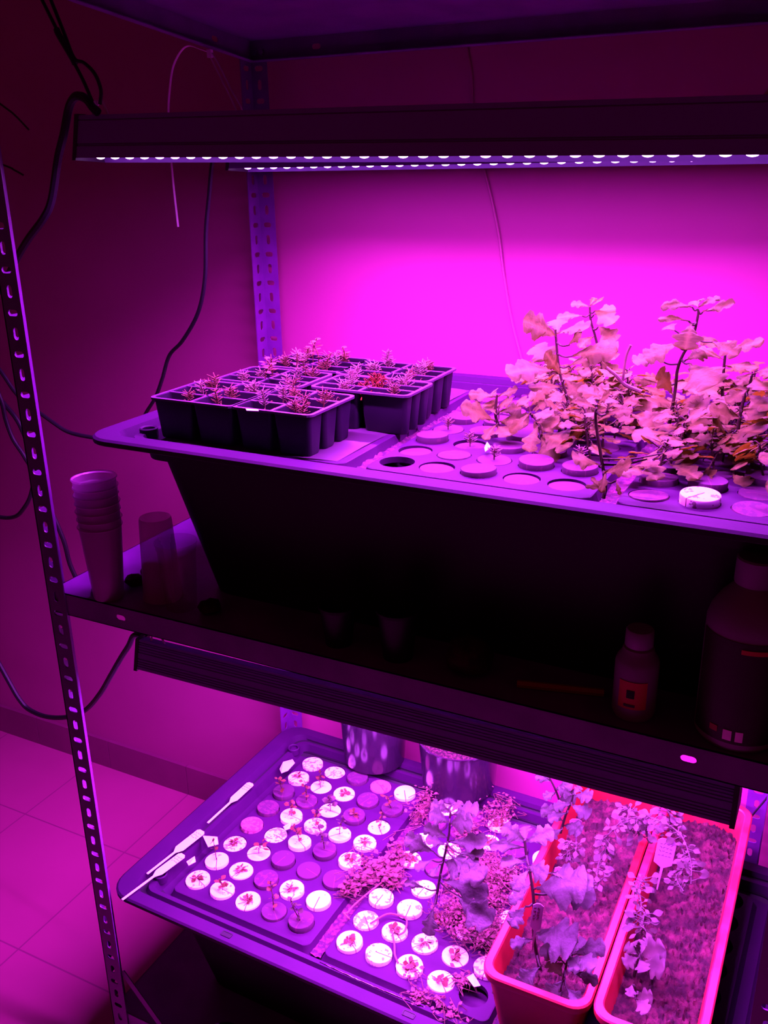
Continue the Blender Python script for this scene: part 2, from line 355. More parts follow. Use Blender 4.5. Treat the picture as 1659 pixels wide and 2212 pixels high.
# ------------------------------------------------------------------ tubs with lids
LL, LD = 1.10, .585
PX0, PWD, PPITCH, PY0, PY1 = .092, .292, .313, .058, .512
HX0, HY0, HP = .124, .100, .0548     # first hole, pitch inside a panel
RH = .0226
def make_tub(loc, rot, label, holes_skip=()):
    root = tag(empty('grow_tub', loc), label, 'tub', 'black grow tubs'); root.rotation_euler = (0, 0, rot)
    H = .256; R = lambda i, z, r: rrect(i, LL - i, i * .98, LD - i * .98, r, z)
    mb = MB()
    loft(mb, [R(.010, -.007, .04), R(.028, -.008, .03), R(.030, -.020, .03), R(.055, -.021, .03), R(.058, -.040, .03), R(.072, -.041, .03), R(.112, -H, .04)], False, True)
    loft(mb, [R(.112 + .004, -H + .004, .04), R(.078, -.035, .03), R(.032, -.012, .03), R(.010, -.007, .04)])
    mb.build('tub_body', M['tub'], root, smooth=30)
    mb = MB(); R = lambda i, z, r: rrect(i, LL - i, i * .72, LD - i * .72, r, z)
    loft(mb, [R(.002, -.010, .045), R(0, -.009, .045), R(0, -.003, .045), R(.004, 0, .042), R(.034, 0, .03), R(.041, -.017, .026), R(.047, -.018, .024),
              R(.053, -.006, .022), R(.064, -.006, .018), R(.070, -.026, .016), R(.078, -.027, .014)], False, True)
    for k in range(3):
        a = PX0 + k * PPITCH
        P = lambda i, z: rrect(a + i, a + PWD - i, PY0 + i, PY1 - i, .012, z)
        loft(mb, [P(-.003, -.0268), P(.001, -.020), P(.004, -.0105), P(.006, -.010)])
        u0, u1 = a + .006, a + PWD - .006; v0, v1 = PY0 + .006, PY1 - .006
        gx0, gy0 = HX0 + k * PPITCH - HP / 2, HY0 - HP / 2; gx1, gy1 = gx0 + 5 * HP, gy0 + 8 * HP
        gx0, gx1 = max(gx0, u0), min(gx1, u1); gy0, gy1 = max(gy0, v0 + .001), min(gy1, v1 - .001)
        O = Vector((0, 0, -.010)); U = Vector((1, 0, 0)); V = Vector((0, 1, 0)); Nn = Vector((0, 0, 1))
        for i in range(5):
            for j in range(8):
                cx, cy = HX0 + k * PPITCH + i * HP, HY0 + j * HP
                lp = [(cx + RH * math.cos(t * math.pi / 14), cy + RH * math.sin(t * math.pi / 14)) for t in range(28)]
                ca, cb = max(cx - HP / 2, gx0), min(cx + HP / 2, gx1); da, db = max(cy - HP / 2, gy0), min(cy + HP / 2, gy1)
                if i == 0: ca = gx0
                if i == 4: cb = gx1
                if j == 0: da = gy0
                if j == 7: db = gy1
                hole_cell(mb, O, U, V, Nn, ca, cb, da, db, lp, .008)
        # rounded corners leave only a thin frame round the hole field: fill it
        fr = rrect(u0, u1, v0, v1, .0065, -.010); inn = rrect(gx0, gx1, gy0, gy1, .0002, -.010)
        loft(mb, [fr, inn])
    mb.build('lid', M['lid'], root, smooth=30)
    for q in ((.060, .075), (.060, .508)):
        mb = MB(); lathe(mb, [(.013, -.014), (.013, -.001), (.0115, .0005), (.009, -.001), (.009, -.012)], 16, q, False, True)
        mb.build('drain_spout', M['lid'], root)
    for k in (0, 1):      # mud and mineral crust dried into the dividing grooves
        a = PX0 + k * PPITCH + PWD + .0005; b = PX0 + (k + 1) * PPITCH - .0005; mb = MB(); rr = random.Random(k + int(rot * 1000)); vs = []; n = 90
        for q in range(n + 1):
            y = PY0 + .004 + (PY1 - PY0 - .008) * q / n
            for c in range(5): vs.append((a + (b - a) * c / 4, y, -.0225 + rr.uniform(-.002, .002) + (.0022 if c in (0, 4) else 0)))
        mb.add(vs, [(q * 5 + c, q * 5 + c + 1, q * 5 + c + 6, q * 5 + c + 5) for q in range(n) for c in range(4)]); mb.build('groove_crust', M['crust'], root, smooth=80)
    if rot:
        mb = MB(); rr = random.Random(8); vs = []; n = 70
        for q in range(n + 1):
            x = PX0 + PPITCH + .004 + (PWD - .02) * q / n; wv = .35 + .65 * math.sin(math.pi * min(1, q / n * 1.25 + .05)) if q < n * .8 else .35
            for c in range(5): vs.append((x, (.0450 - .006 * wv, .0470, .0490, .0510, .0550)[c], (-.0050 + (-.005 if wv < .5 else 0), -.0115, -.0200, -.0235, -.0250)[c] + rr.uniform(0, .0014)))
        mb.v = []; mb.add(vs, [(q * 5 + c, q * 5 + 5 + c, q * 5 + c + 6, q * 5 + c + 1) for q in range(n) for c in range(4)]); mb.build('mineral_deposit', M['deposit'], root, smooth=80)
    for xx in (() if rot == 0 else (.243, .578)):
        mb = MB()
        loft(mb, [rrect(xx, xx + .020, .010, .020, .002, .0002), rrect(xx, xx + .020, .010, .020, .002, .0012), rrect(xx + .0015, xx + .0185, .0112, .0188, .0015, .0012), rrect(xx + .002, xx + .018, .0116, .0184, .0012, .0006)], False, True)
        mb.build('latch_slot', M['tub'], root, smooth=0)
    return root
U0 = Vector((.111, -.004, 1.2092)); L0 = Vector((.006, .020, .3685)); LROT = -.024
tubU = make_tub(U0, 0, 'tapered black tub with a holed lid standing on the middle shelf')
tubL = make_tub(L0, LROT, 'black tub with a holed lid of mostly white plugs, low in the rack')
def upos(k, i, j, dz=0): return U0 + Vector((HX0 + k * PPITCH + i * HP, HY0 + j * HP, dz))
def lpos(k, i, j, dz=0):
    a, b = HX0 + k * PPITCH + i * HP, HY0 + j * HP; c, s = math.cos(LROT), math.sin(LROT)
    return L0 + Vector((a * c - b * s, a * s + b * c, dz))
# ------------------------------------------------------------------ leaves and plants
rng = random.Random(11)
def leaf_shape(lobed=True, seed=0, n=44):
    """half outline of a leaf 1 long: (half width, y); rounded lobes, two or three a side"""
    r = random.Random(seed); pts = []; sh = r.uniform(-.05, .05); dep = r.uniform(.36, .50)
    for k in range(n + 1):
        t = k / n
        if lobed:
            env = .37 * max(0, math.sin(math.pi * min(1, max(0, (t - .10) / .90)) ** 1.15)) ** .62
            if t > .82: env = .37 * max(0, 1 - ((t - .72) / .28) ** 2) ** .5 * .92
            c = abs(math.sin(math.pi * (t * 2.75 + .10 + sh)))
            lob = 1 - dep * (1 - c ** .8) - .09 * (.5 + .5 * math.cos(2 * math.pi * t * 9.5))
            wd = max(env * lob, .028 if t < .2 else 0)
            if k == n: wd = 0
        else:
            wd = .36 * math.sin(math.pi * t ** .85) ** .9 if 0 < t < 1 else 0
            if t < .15: wd = max(wd * .4, .02)
        pts.append((wd, t))
    return pts
LEAF = [leaf_shape(True, s) for s in range(5)]; OVAL = [leaf_shape(False, s, 10) for s in range(2)]
def add_leaf(mb, base, tip, nrm, wid, shape, fold=.25, droop=.18, seed=0, rings=3):
    base = Vector(base); tip = Vector(tip); d = tip - base; L = d.length
    if L < 1e-6: return
    d.normalize(); nrm = Vector(nrm); nrm = nrm - d * nrm.dot(d)
    nrm = nrm.normalized() if nrm.length > 1e-5 else d.orthogonal().normalized(); s = d.cross(nrm)
    r = random.Random(seed); wob = r.uniform(-.06, .06); a1 = r.uniform(0, 6); a2 = r.uniform(.01, .035)
    vs = []; fs = []; n = len(shape); cols = 2 * rings + 1
    for wd, y in shape:
        for c in range(-rings, rings + 1):
            f = c / rings; x = f * wd * wid * L
            yy = y + (abs(f) ** 1.6) * .17 * (1 - y) * (1 if wd > .1 else 0)
            zz = abs(x) * fold - droop * L * yy * yy + a2 * L * math.sin(7 * yy + a1 + 3 * f) * abs(f) + droop * .25 * L
            zz -= abs(f) ** 3 * wd * wid * L * .22
            vs.append(base + d * (L * yy) + s * (x + wob * L * math.sin(math.pi * y)) + nrm * (zz - droop * .25 * L))
    for i in range(n - 1):
        for c in range(cols - 1): fs.append((i * cols + c, i * cols + c + 1, (i + 1) * cols + c + 1, (i + 1) * cols + c))
    n0 = len(mb.v); k = 0
    for wd, y in shape:
        for c in range(-rings, rings + 1):
            f = abs(c) / rings; side = abs(((y - .30 * f) * 5.5) % 1.0 - .5) * 2
            mb.att[n0 + k] = max(1 - f * 3.2, (1 - side * 2.6) * (1 - f) * (1 if y > .12 else 0), 0); k += 1
    mb.add(vs, fs)
def plant(name, label, cat, group, base, stem_pts, leaves, leafm, stemm, rstem=.0022, parent=None, extra_stems=()):
    """leaves: (base, tip, normal, width factor, oval?)"""
    base = Vector(base)
    if parent is None: root = tag(empty(name, base), label, cat, group)
    else: root = parent
    off = -base
    sm = MB(); tube(sm, [Vector(p) + off for p in stem_pts], rstem, 7, 5, taper=rstem * .6)
    for e in extra_stems: tube(sm, [Vector(p) + off for p in e], rstem * .6, 6, 4, taper=rstem * .4)
    fm = MB()
    for q, (a, b, nn, wf, ov) in enumerate(leaves):
        sh = (OVAL if ov else LEAF)[q % (2 if ov else 5)]
        add_leaf(fm, Vector(a) + off, Vector(b) + off, nn, wf, sh, rng.uniform(.1, .35), rng.uniform(.08, .3), rng.random(), 1 if ov else 3)
    s = sm.build('stem', stemm, root); f = fm.build('foliage', leafm, root, smooth=60)
    return root
def rnd_plant_leaves(base, top, n, size, spread=1.0, oval=False, r=None, up=.35):
    r = r or rng; out = []; ex = []; base = Vector(base); top = Vector(top)
    for k in range(n):
        t = .15 + .85 * (k + .5) / n; p = base.lerp(top, t); a = k * 2.4 + r.uniform(-.5, .5)
        s = size * r.uniform(.7, 1.15) * (1 - .25 * t)
        dirv = Vector((math.cos(a), math.sin(a), r.uniform(up - .35, up + .4))).normalized()
        pet = p + dirv * s * .35 * spread
        tip = pet + (dirv + Vector((0, 0, r.uniform(-.35, .1)))).normalized() * s
        ex.append([p, p.lerp(pet, .6) + Vector((0, 0, .003)), pet]); out.append((pet, tip, Vector((r.uniform(-.4, .5), r.uniform(-1.3, .1), 1)), r.uniform(.85, 1.15), oval))
    return out, ex
# ------------------------------------------------------------------ foam plugs
ORD = ['front', 'second', 'third', 'fourth', 'fifth', 'sixth', 'seventh', 'rear']
COLN = ['leftmost', 'second from left', 'middle place', 'second from right', 'rightmost']
PAN = ['left', 'middle', 'right']
def plug_mesh():
    mb = MB(); lathe(mb, [(.0195, -.022), (.0215, -.012), (.0218, -.001), (.0212, 0), (.0002, 0)], 36, cap1=False); return mb
PLUGM = {}
def seed_child(root, kind, r):
    """small growth standing in a plug, as parts of the plug"""
    if kind == 'sprig':      # thin stem with small round leaves
        h = r.uniform(.025, .05); a = r.uniform(0, 6.28); top = Vector((math.cos(a) * h * .35, math.sin(a) * h * .35, h))
        lv, ex = rnd_plant_leaves((0, 0, .004), top, r.randint(6, 10), r.uniform(.010, .016), .8, True, r, .5)
        plant('seedling', '', '', None, (0, 0, 0), [(0, 0, -.006), top * .5 + Vector((.003, 0, 0)), top], lv, M['dry'] if r.random() < .6 else M['herb'], M['stemU'], .0009, parent=root, extra_stems=ex)
    elif kind == 'flat':     # wilted leaves lying on the face
        lv, ex = rnd_plant_leaves((0, 0, .001), (0, 0, .006), r.randint(6, 9), .012, .5, True, r, .2)
        fm = MB()
        for q, (a, b, nn, wf, ov) in enumerate(lv): add_leaf(fm, a, b, nn, wf * 1.1, OVAL[0], .2, .1, q, 1)
        for q in range(6):
            a = r.uniform(0, 6.28); R = r.uniform(.008, .018); tube(fm, [(0, 0, .001), (R * .5 * math.cos(a + .3), R * .5 * math.sin(a + .3), .002), (R * math.cos(a), R * math.sin(a), .001)], .0005, 4, 3)
        fm.build('seedling', M['dry'], root, smooth=60)
    elif kind == 'needle':
        h = r.uniform(.014, .026); fm = MB(); tube(fm, [(0, 0, -.004), (r.uniform(-.002, .002), 0, h * .5), (0, r.uniform(-.003, .003), h)], .0009, 5, 3)
        for q in range(22):
            t = q / 22; a = q * 2.4; l = r.uniform(.006, .011) * (1.1 - .4 * t); z = h * (.25 + .75 * t)
            tube(fm, [(0, 0, z), (l * math.cos(a), l * math.sin(a), z + l * .55)], .0006, 4, 0)
        fm.build('seedling', M['needle'], root, smooth=60)
    elif kind == 'leafy':
        h = r.uniform(.03, .075); top = Vector((r.uniform(-.02, .02), r.uniform(-.02, .02), h))
        lv, ex = rnd_plant_leaves((0, 0, .006), top, r.randint(14, 20), r.uniform(.032, .046), .9, False, r, .3)
        plant('cutting', '', '', None, (0, 0, 0), [(0, 0, -.006), top * .5 + Vector((.004, 0, 0)), top], lv, M['leafU'], M['stemU'], .0016, parent=root, extra_stems=ex)
GROW = {'sprig': 'with sprig', 'flat': 'with wilted seedling', 'needle': 'with needle-leaved seedling', 'leafy': 'under leafy cutting', '': 'growing nothing'}
def plug(tub, k, i, j, kind, raise_, tilt, grow, r):
    if kind not in PLUGM:
        o = plug_mesh().build('foam_plug', M['plug' + kind]); PLUGM[kind] = o
    else:
        o = PLUGM[kind].copy(); col.objects.link(o)
    p = (upos if tub == 'U' else lpos)(k, i, j, -.010 + raise_)
    o.location = p; o.rotation_euler = (tilt * math.cos(i * 3 + j), tilt * math.sin(j * 5 + i), r.uniform(-2.6, .4))
    colr = {'W': 'white', 'D': 'dark', 'M': 'stained pinkish'}[kind]
    tag(o, f"{colr} plug {GROW[grow]}, {'upper' if tub == 'U' else 'lower'} tub, {PAN[k]} panel, {ORD[j]} row, {COLN[i]}", 'plant plug', f"foam plugs in the {'upper' if tub == 'U' else 'lower'} tub lid")
    if grow:
        g = r; seed_child(o, grow, g)
    return o
P1 = ['WWWDD', 'WWDWW', 'WWDDD', 'MWWDW', 'DWWWW', 'DDWDW', 'WWWDD', 'WWDMW']
G1 = ['f s f s s'.split(), 's f . f .'.split(), 'f s . . .'.split(), '. . s s f'.split(), '. s s s f'.split(), 's s s f s'.split(), 'f s f . s'.split(), '. . . . .'.split()]
P2 = ['WWWW.', 'WWWWW', 'WWDWD', 'DWDDW', 'WDWDW', 'WWDWD', 'DDWDW', 'WDWDD']
G2 = ['f . f f .'.split(), '. f f f .'.split(), '. . f . .'.split(), '. . . f .'.split(), 'f . . . .'.split(), '. f . . f'.split(), '. . f . .'.split(), '. . f . .'.split()]
KM = {'f': 'flat', 's': 'sprig', '.': '', 'n': 'needle', 'l': 'leafy'}
r = random.Random(5)
for j in range(8):
    for i in range(5):
        plug('L', 0, i, j, P1[j][i], r.choice((-.001, .002, .004, .006)) if P1[j][i] != 'D' else r.choice((.004, .007, .009)), .05, KM[G1[j][i]], r)
for j in range(8):
    for i in range(5):
        if P2[j][i] == '.' : continue
        plug('L', 1, i, j, P2[j][i], r.choice((.001, .003, .006)), .06, KM[G2[j][i]], r)
GU1 = ['.....', '..n.n', '.n.nl', 'n..ll', '.n.ll', 'n.lll', '..lll', '.llll']
for j in range(8):
    for i in range(5):
        if (i, j) == (0, 0): continue
        plug('U', 1, i, j, 'D', r.choice((-.003, .001, .006, .008)) if (i, j) not in ((1, 0), (3, 0), (4, 0)) else -.002, .04, KM[GU1[j][i]], r)
GU2 = ['...lf', 'l..ll', 'lllll', 'lllll', 'lllll', 'lllll', 'lllll', 'lllll']
for j in range(8):
    for i in range(4):
        plug('U', 2, i, j, 'W' if (i, j) == (1, 0) else 'D', .010 if (i, j) in ((1, 0), (1, 1)) else r.choice((.001, .006)), .05, KM[GU2[j][i]], r)
# ------------------------------------------------------------------ tall chrysanthemum cuttings on the upper lid (photo-measured)
def C6(x, y): return 960 + x / 2.373, 600 + y / 2.373
def big_plant(label, y0, stem, leaves, leafm, stemm, group, conv=C6, rstem=.0024, petiole=True, name='chrysanthemum_cutting', zbase=None):
    st = []
    for q in stem:
        u, v = conv(*q[:2]); st.append(gy(u, v, y0 + (q[2] if len(q) > 2 else 0)))
    lv = []; ex = []
    for q in leaves:
        bx, by, tx, ty, da, db, wf = q
        a = gy(*conv(bx, by), y0 + da); b = gy(*conv(tx, ty), y0 + db)
        near = min(smooth_path(st, 6), key=lambda p: (p - a).length)
        if (near - a).length > .004: ex.append([near, near.lerp(a, .5) + Vector((0, 0, -.003)), a])
        lv.append((a, b, Vector((rng.uniform(-.25, .25), -.8 + rng.uniform(-.35, .35), 1)), wf, False))
    return plant(name, label, 'plant', group, st[0], st, lv, leafm, stemm, rstem, extra_stems=ex)
GRPU = 'tall leafy cuttings on the upper lid'
big_plant('tallest-left leafy cutting with pale whitish top leaves on the upper lid', .30,
    [(690, 860), (655, 780), (630, 620), (590, 480), (572, 310), (570, 265)],
    [(575, 300, 430, 200, 0, -.03, 1.25), (575, 290, 735, 235, 0, -.02, .9), (575, 290, 560, 175, 0, .04, .9), (640, 345, 690, 275, -.02, -.03, 1.1), (660, 400, 845, 330, -.01, -.04, .95),
     (640, 450, 800, 370, .0, -.03, .8), (575, 480, 330, 460, 0, -.05, 1.0), (590, 470, 450, 330, 0, .03, .9), (600, 500, 540, 380, .0, -.02, .9), (610, 560, 440, 540, 0, -.03, .8), (615, 520, 700, 600, -.01, -.03, 1),
     (620, 600, 480, 640, -.01, -.03, 1), (640, 640, 760, 560, -.01, -.02, 1), (640, 690, 520, 720, -.01, -.04, 1.1), (650, 760, 750, 740, -.01, -.04, 1)], M['leafU'], M['stemU'], GRPU)
big_plant('leafy cutting nearest the wall, its dark drooping top leaves against the pink wall', .47,
    [(850, 700), (815, 520), (800, 420), (775, 310), (750, 220), (745, 150)],
    [(745, 150, 655, 120, 0, -.01, .8), (745, 140, 770, 92, 0, .02, .8), (748, 145, 800, 105, 0, -.02, .9), (705, 195, 575, 190, -.01, -.02, .9), (765, 190, 865, 140, 0, .0, 1), (770, 170, 860, 200, 0, -.03, 1.1), (790, 250, 870, 310, -.01, -.03, 1.3),
     (770, 300, 700, 330, 0, -.03, .9), (800, 350, 870, 400, 0, -.03, 1), (800, 420, 890, 480, -.01, -.03, 1.1), (810, 450, 720, 470, 0, -.04, 1.1), (820, 520, 720, 540, 0, -.04, 1.2), (830, 560, 930, 580, 0, -.03, 1.2)], M['leafU'], M['stemU'], GRPU)
big_plant('tall right cutting with a star of pointed leaves at its tip', .30,
    [(1150, 760), (1165, 690), (1185, 560), (1195, 470), (1225, 390), (1270, 320), (1300, 190), (1298, 160)],
    [(1270, 150, 1118, 125, 0, -.01, .75), (1300, 150, 1410, 88, 0, .01, .75), (1325, 175, 1475, 118, 0, -.02, .6), (1300, 150, 1285, 95, 0, .05, .7), (1250, 220, 1105, 185, -.01, -.02, .55), (1180, 270, 1140, 235, 0, .03, .9), (1265, 235, 1235, 345, -.02, -.05, 1.5),
     (1195, 340, 1020, 390, -.01, -.03, 1.3), (1100, 420, 975, 400, 0, -.02, 1.2), (1255, 440, 1395, 530, -.01, -.05, 1.4), (1240, 420, 1340, 370, 0, .02, 1.2), (1375, 330, 1500, 380, -.01, -.03, 1.1), (1300, 320, 1400, 290, 0, .03, .8),
     (1170, 600, 1120, 470, 0, -.02, 1), (1095, 540, 975, 515, 0, -.02, .55), (1180, 640, 1060, 610, 0, -.04, 1), (1175, 680, 1320, 640, -.01, -.04, 1.4), (1165, 700, 1030, 720, 0, -.04, 1.1)], M['leafU'], M['stemU'], GRPU)
big_plant('leafy cutting rooted at the very front rim of the upper lid', .085,
    [(815, 1130), (825, 1060), (800, 900), (775, 730), (780, 650)],
    [(780, 655, 725, 590, 0, .02, 1), (785, 650, 840, 590, 0, -.01, 1), (780, 670, 690, 620, -.01, -.03, .8), (830, 700, 935, 660, -.005, -.02, .8), (790, 650, 870, 610, 0, .03, 1), (790, 960, 660, 900, -.005, -.025, 1.1),
     (820, 1000, 945, 940, -.01, -.03, .75), (830, 990, 800, 1090, -.01, -.03, .6), (820, 1100, 760, 1020, -.01, -.01, .5), (820, 1090, 735, 1060, -.01, -.02, .5), (960, 970, 1090, 930, -.01, -.02, .6), (1040, 930, 1085, 1010, 0, -.03, 1.1), (1120, 900, 1195, 890, 0, -.02, .9), (880, 1040, 900, 1110, -.01, -.02, .5)], M['leafU'], M['stemU'], GRPU)
big_plant('thin upright cutting with small top leaves toward the right rear of the upper lid', .42,
    [(1430, 720), (1425, 580), (1432, 470), (1440, 390), (1445, 370)],
    [(1440, 385, 1330, 290, 0, -.02, .8), (1445, 380, 1600, 300, 0, -.02, .6), (1445, 375, 1480, 310, 0, .02, .9), (1435, 450, 1590, 430, 0, -.03, .6), (1430, 420, 1310, 350, 0, .0, .6), (1428, 560, 1290, 560, 0, -.04, 1.5), (1428, 610, 1560, 540, 0, -.03, 1), (1430, 660, 1330, 690, 0, -.04, 1.2)], M['leafU'], M['stemU'], GRPU)
big_plant('bushy cutting at the right edge of the upper lid', .26,
    [(1500, 860), (1510, 740), (1530, 640), (1560, 560), (1580, 490)],
    [(1580, 490, 1500, 540, 0, -.02, 1), (1585, 490, 1680, 460, 0, -.02, 1), (1590, 510, 1640, 560, 0, -.04, 1), (1560, 570, 1450, 620, -.01, -.03, 1), (1560, 600, 1660, 640, -.01, -.04, 1), (1530, 680, 1640, 690, -.01, -.04, .9), (1440, 800, 1390, 715, -.02, -.04, 1.2),
     (1440, 800, 1500, 850, -.02, -.06, 1), (1520, 720, 1390, 660, -.01, -.04, 1), (1510, 830, 1620, 860, -.02, -.05, 1.1), (1500, 850, 1540, 940, -.02, -.06, 1), (1480, 1010, 1560, 1050, -.06, -.09, 1), (1500, 780, 1610, 760, 0, -.04, 1.2)], M['leafU'], M['stemU'], GRPU)
big_plant('low spreading cutting at the left edge of the leafy mass on the upper lid', .25,
    [(275, 760), (262, 700), (265, 640), (270, 600)],
    [(265, 610, 130, 585, 0, -.02, .9), (270, 600, 215, 570, 0, .03, 1), (275, 610, 370, 560, 0, .0, .9), (255, 730, 115, 640, -.01, -.04, 1.0), (265, 700, 215, 610, -.01, .02, .9), (275, 660, 320, 620, 0, -.02, 1), (270, 750, 205, 810, -.01, -.04, .8), (280, 740, 390, 720, 0, -.03, 1), (280, 690, 390, 660, 0, .0, 1),
     (275, 760, 330, 790, -.01, -.05, 1)], M['leafU'], M['stemU'], GRPU)
big_plant('mid-height cutting left of the tall pale-topped one', .22,
    [(500, 830), (480, 740), (445, 700), (430, 660)],
    [(435, 670, 390, 610, 0, .02, 1), (440, 660, 515, 560, 0, .0, .8), (440, 690, 330, 780, -.01, -.03, .7), (450, 700, 540, 690, -.01, -.03, 1), (470, 740, 560, 720, -.01, -.03, 1), (480, 760, 430, 880, -.02, -.05, 1), (495, 800, 620, 830, -.02, -.05, 1.2), (500, 800, 560, 940, -.02, -.05, .9)], M['leafU'], M['stemU'], GRPU)
# pale leaning stalk with a bud
mb = MB(); P = [gy(*C6(*q), .36) for q in ((1010, 585), (930, 550), (880, 500), (830, 460))]; b0 = P[0]
rt = tag(empty('bare_stalk', b0), 'pale leafless stalk leaning behind the leafy mass with an upright bud', 'plant')
tube(mb, [p - b0 for p in P], .0032, 7, 6, taper=.0022)
P2_ = [gy(*C6(*q), .36) - b0 for q in ((915, 530), (922, 460), (935, 390), (955, 345))]; tube(mb, P2_, .0017, 6, 6, taper=.0022); mb.build('stem', M['needle'], rt)
# ------------------------------------------------------------------ six-packs on the upper lid
ZP = 1.1995; ZT = 1.257
mb = MB(); a = [gz(345, 952, ZP), gz(726, 998, ZP), gz(850, 936, ZP), gz(985, 868, ZP)]
sh = []
for q in range(13):
    t = q / 12; sh.append((a[0].lerp(a[1], t) + Vector((0, .004 * math.sin(t * 21) * t, 0)), Vector((.185 + (.485 - .185) * t, .50, ZP))))
vs = []; fs = []
for q, (f, b) in enumerate(sh):
    for s in range(7):
        p = f.lerp(b, s / 6); vs.append((p.x, p.y, ZP + .0006 + .0008 * math.sin(q * 2 + s * 3))); vs.append((p.x, p.y, ZP - .0002))
for q in range(12):
    for s in range(6):
        A, B, C_, D_ = (q * 7 + s) * 2, (q * 7 + s + 1) * 2, ((q + 1) * 7 + s + 1) * 2, ((q + 1) * 7 + s) * 2
        fs += [(A, D_, C_, B), (A + 1, B + 1, C_ + 1, D_ + 1)]
mb.add(vs, fs); tag(mb.build('plastic_sheet', M['mat']), 'thin dusty plastic sheet lying under the six seedling packs', 'sheet')
packs = [  # corners of the rim in the photograph: front-left, front-right, rear-right, rear-left
    ((327, 857), (488, 881), (610, 840), (441, 822), 'front left'), ((486, 881), (672, 896), (772, 855), (612, 840), 'front right'),
    ((477, 815), (614, 840), (737, 811), (549, 792), 'middle left'), ((660, 838), (886, 854), (936, 828), (737, 811), 'middle right'),
    ((573, 786), (715, 808), (806, 779), (642, 762), 'rear left'), ((712, 806), (925, 826), (985, 796), (808, 780), 'rear right')]
r = random.Random(9)
for pi, (a, b, c, d, where) in enumerate(packs):
    A, B, C_, D_ = [gz(*q, ZT) for q in (a, b, c, d)]
    ox, oy = (A + D_) / 2, 0
    x0 = (A.x + D_.x) / 2; x1 = (B.x + C_.x) / 2; y0 = (A.y + B.y) / 2; y1 = (C_.y + D_.y) / 2
    wx, wy = x1 - x0 - .002, y1 - y0 - .002
    wx = min(wx, .165)
    root = tag(empty('seedling_pack', (x0 + .001, y0 + .001, ZP + .001)), "black six-cell seedling pack " + ("with a red moss clump" if pi == 3 else "of small sprouts") + f", {where} of the upper lid", 'seedling tray', 'seedling packs on the upper lid')
    H = ZT - ZP - .001; nx, ny = 2, 3; cw, ch = wx / nx, wy / ny
    bm_, rm, so = MB(), MB(), MB()
    for i in range(nx):
        for j in range(ny):
            ca, cb, da, db = i * cw, (i + 1) * cw, j * ch, (j + 1) * ch
            RR = lambda ins, z, rad: rrect(ca + ins, cb - ins, da + ins, db - ins, rad, z, 4)
            loft(bm_, [RR(.0065, 0, .006), RR(.0055, .002, .007), RR(.0018, H - .003, .006), RR(.0018, H, .006), RR(.003, H, .005), RR(.0075, .003, .006)], True, True)
            # vertical ribs on the cell walls
            sl = RR(.0028, H - .009 + r.uniform(-.004, .002), .005); n = len(sl); cz = sl[0][2]; cx, cy = (ca + cb) / 2, (da + db) / 2
            rings = [sl] + [[(cx + (p[0] - cx) * f, cy + (p[1] - cy) * f, cz + r.uniform(-.0015, .0018)) for p in sl] for f in (.75, .45, .15)]
            loft(so, rings, False, True)
    # rim: outer lip and dividing bars
    o1 = lambda ins, z: rrect(-.003 + ins, wx + .003 - ins, -.003 + ins, wy + .003 - ins, .010, z, 4)
    i1 = lambda z: rrect(.0022, wx - .0022, .0022, wy - .0022, .007, z, 4)
    loft(rm, [o1(0, H - .002), o1(0, H + .001), i1(H + .001), i1(H - .002)])
    box(rm, cw - .0022, cw + .0022, .002, wy - .002, H - .001, H + .0008)
    for q in range(1, ny): box(rm, .002, wx - .002, q * ch - .0022, q * ch + .0022, H - .001, H + .0008)
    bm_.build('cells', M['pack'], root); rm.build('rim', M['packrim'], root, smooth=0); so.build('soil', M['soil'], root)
    for i in range(nx):
        for j in range(ny):
            cx, cy = (i + .5) * cw, (j + .5) * ch
            kind = r.random()
            for s in range(r.randint(1, 2)):
                fm = MB()
                px, py = cx + r.uniform(-.012, .012), cy + r.uniform(-.009, .009); h = r.uniform(.016, .034); zb = H - .012
                tube(fm, [(px, py, zb), (px + r.uniform(-.004, .004), py, zb + h * .5), (px + r.uniform(-.006, .006), py + r.uniform(-.004, .004), zb + h)], .0009, 5, 4)
                for q in range(20):
                    t = q / 20; an = q * 2.4 + r.random(); l = r.uniform(.006, .012); z = zb + h * (.35 + .65 * t)
                    tube(fm, [(px, py, z), (px + l * math.cos(an), py + l * math.sin(an), z + l * .5)], .00065, 4, 0)
                fm.build('seedling', M['needle'] if kind < .6 else M['dry'], root, smooth=60)
            for q in range(2):
                fm = MB()
                an = r.uniform(0, 6.28); l = r.uniform(.008, .016); px, py = cx + r.uniform(-.015, .015), cy + r.uniform(-.01, .01)
                tube(fm, [(px, py, H - .012), (px + l * .5 * math.cos(an), py + l * .5 * math.sin(an), H - .002), (px + l * math.cos(an), py + l * math.sin(an), H - .010)], .0005, 4, 4)
                fm.build('root_hair', M['dry'], root, smooth=60)
    if pi in (2, 4):
        for q in range(3):
            fm = MB()
            px, py = r.uniform(.02, wx - .02), r.uniform(.02, wy - .02); h = r.uniform(.035, .055)
            tp = Vector((px + r.uniform(-.02, .02), py, H - .012 + h)); tube(fm, [(px, py, H - .012), (px, py, H - .012 + h * .6), tp], .0009, 5, 5)
            for s in range(7):
                an = s * 2.4; t = .5 + .5 * s / 7; p = Vector((px, py, H - .012)).lerp(tp, t); add_leaf(fm, p, p + Vector((math.cos(an), math.sin(an), .4)) * .012, (0, 0, 1), 1, OVAL[0], .2, .2, s, 1)
            fm.build('seedling', M['dry'], root, smooth=60)
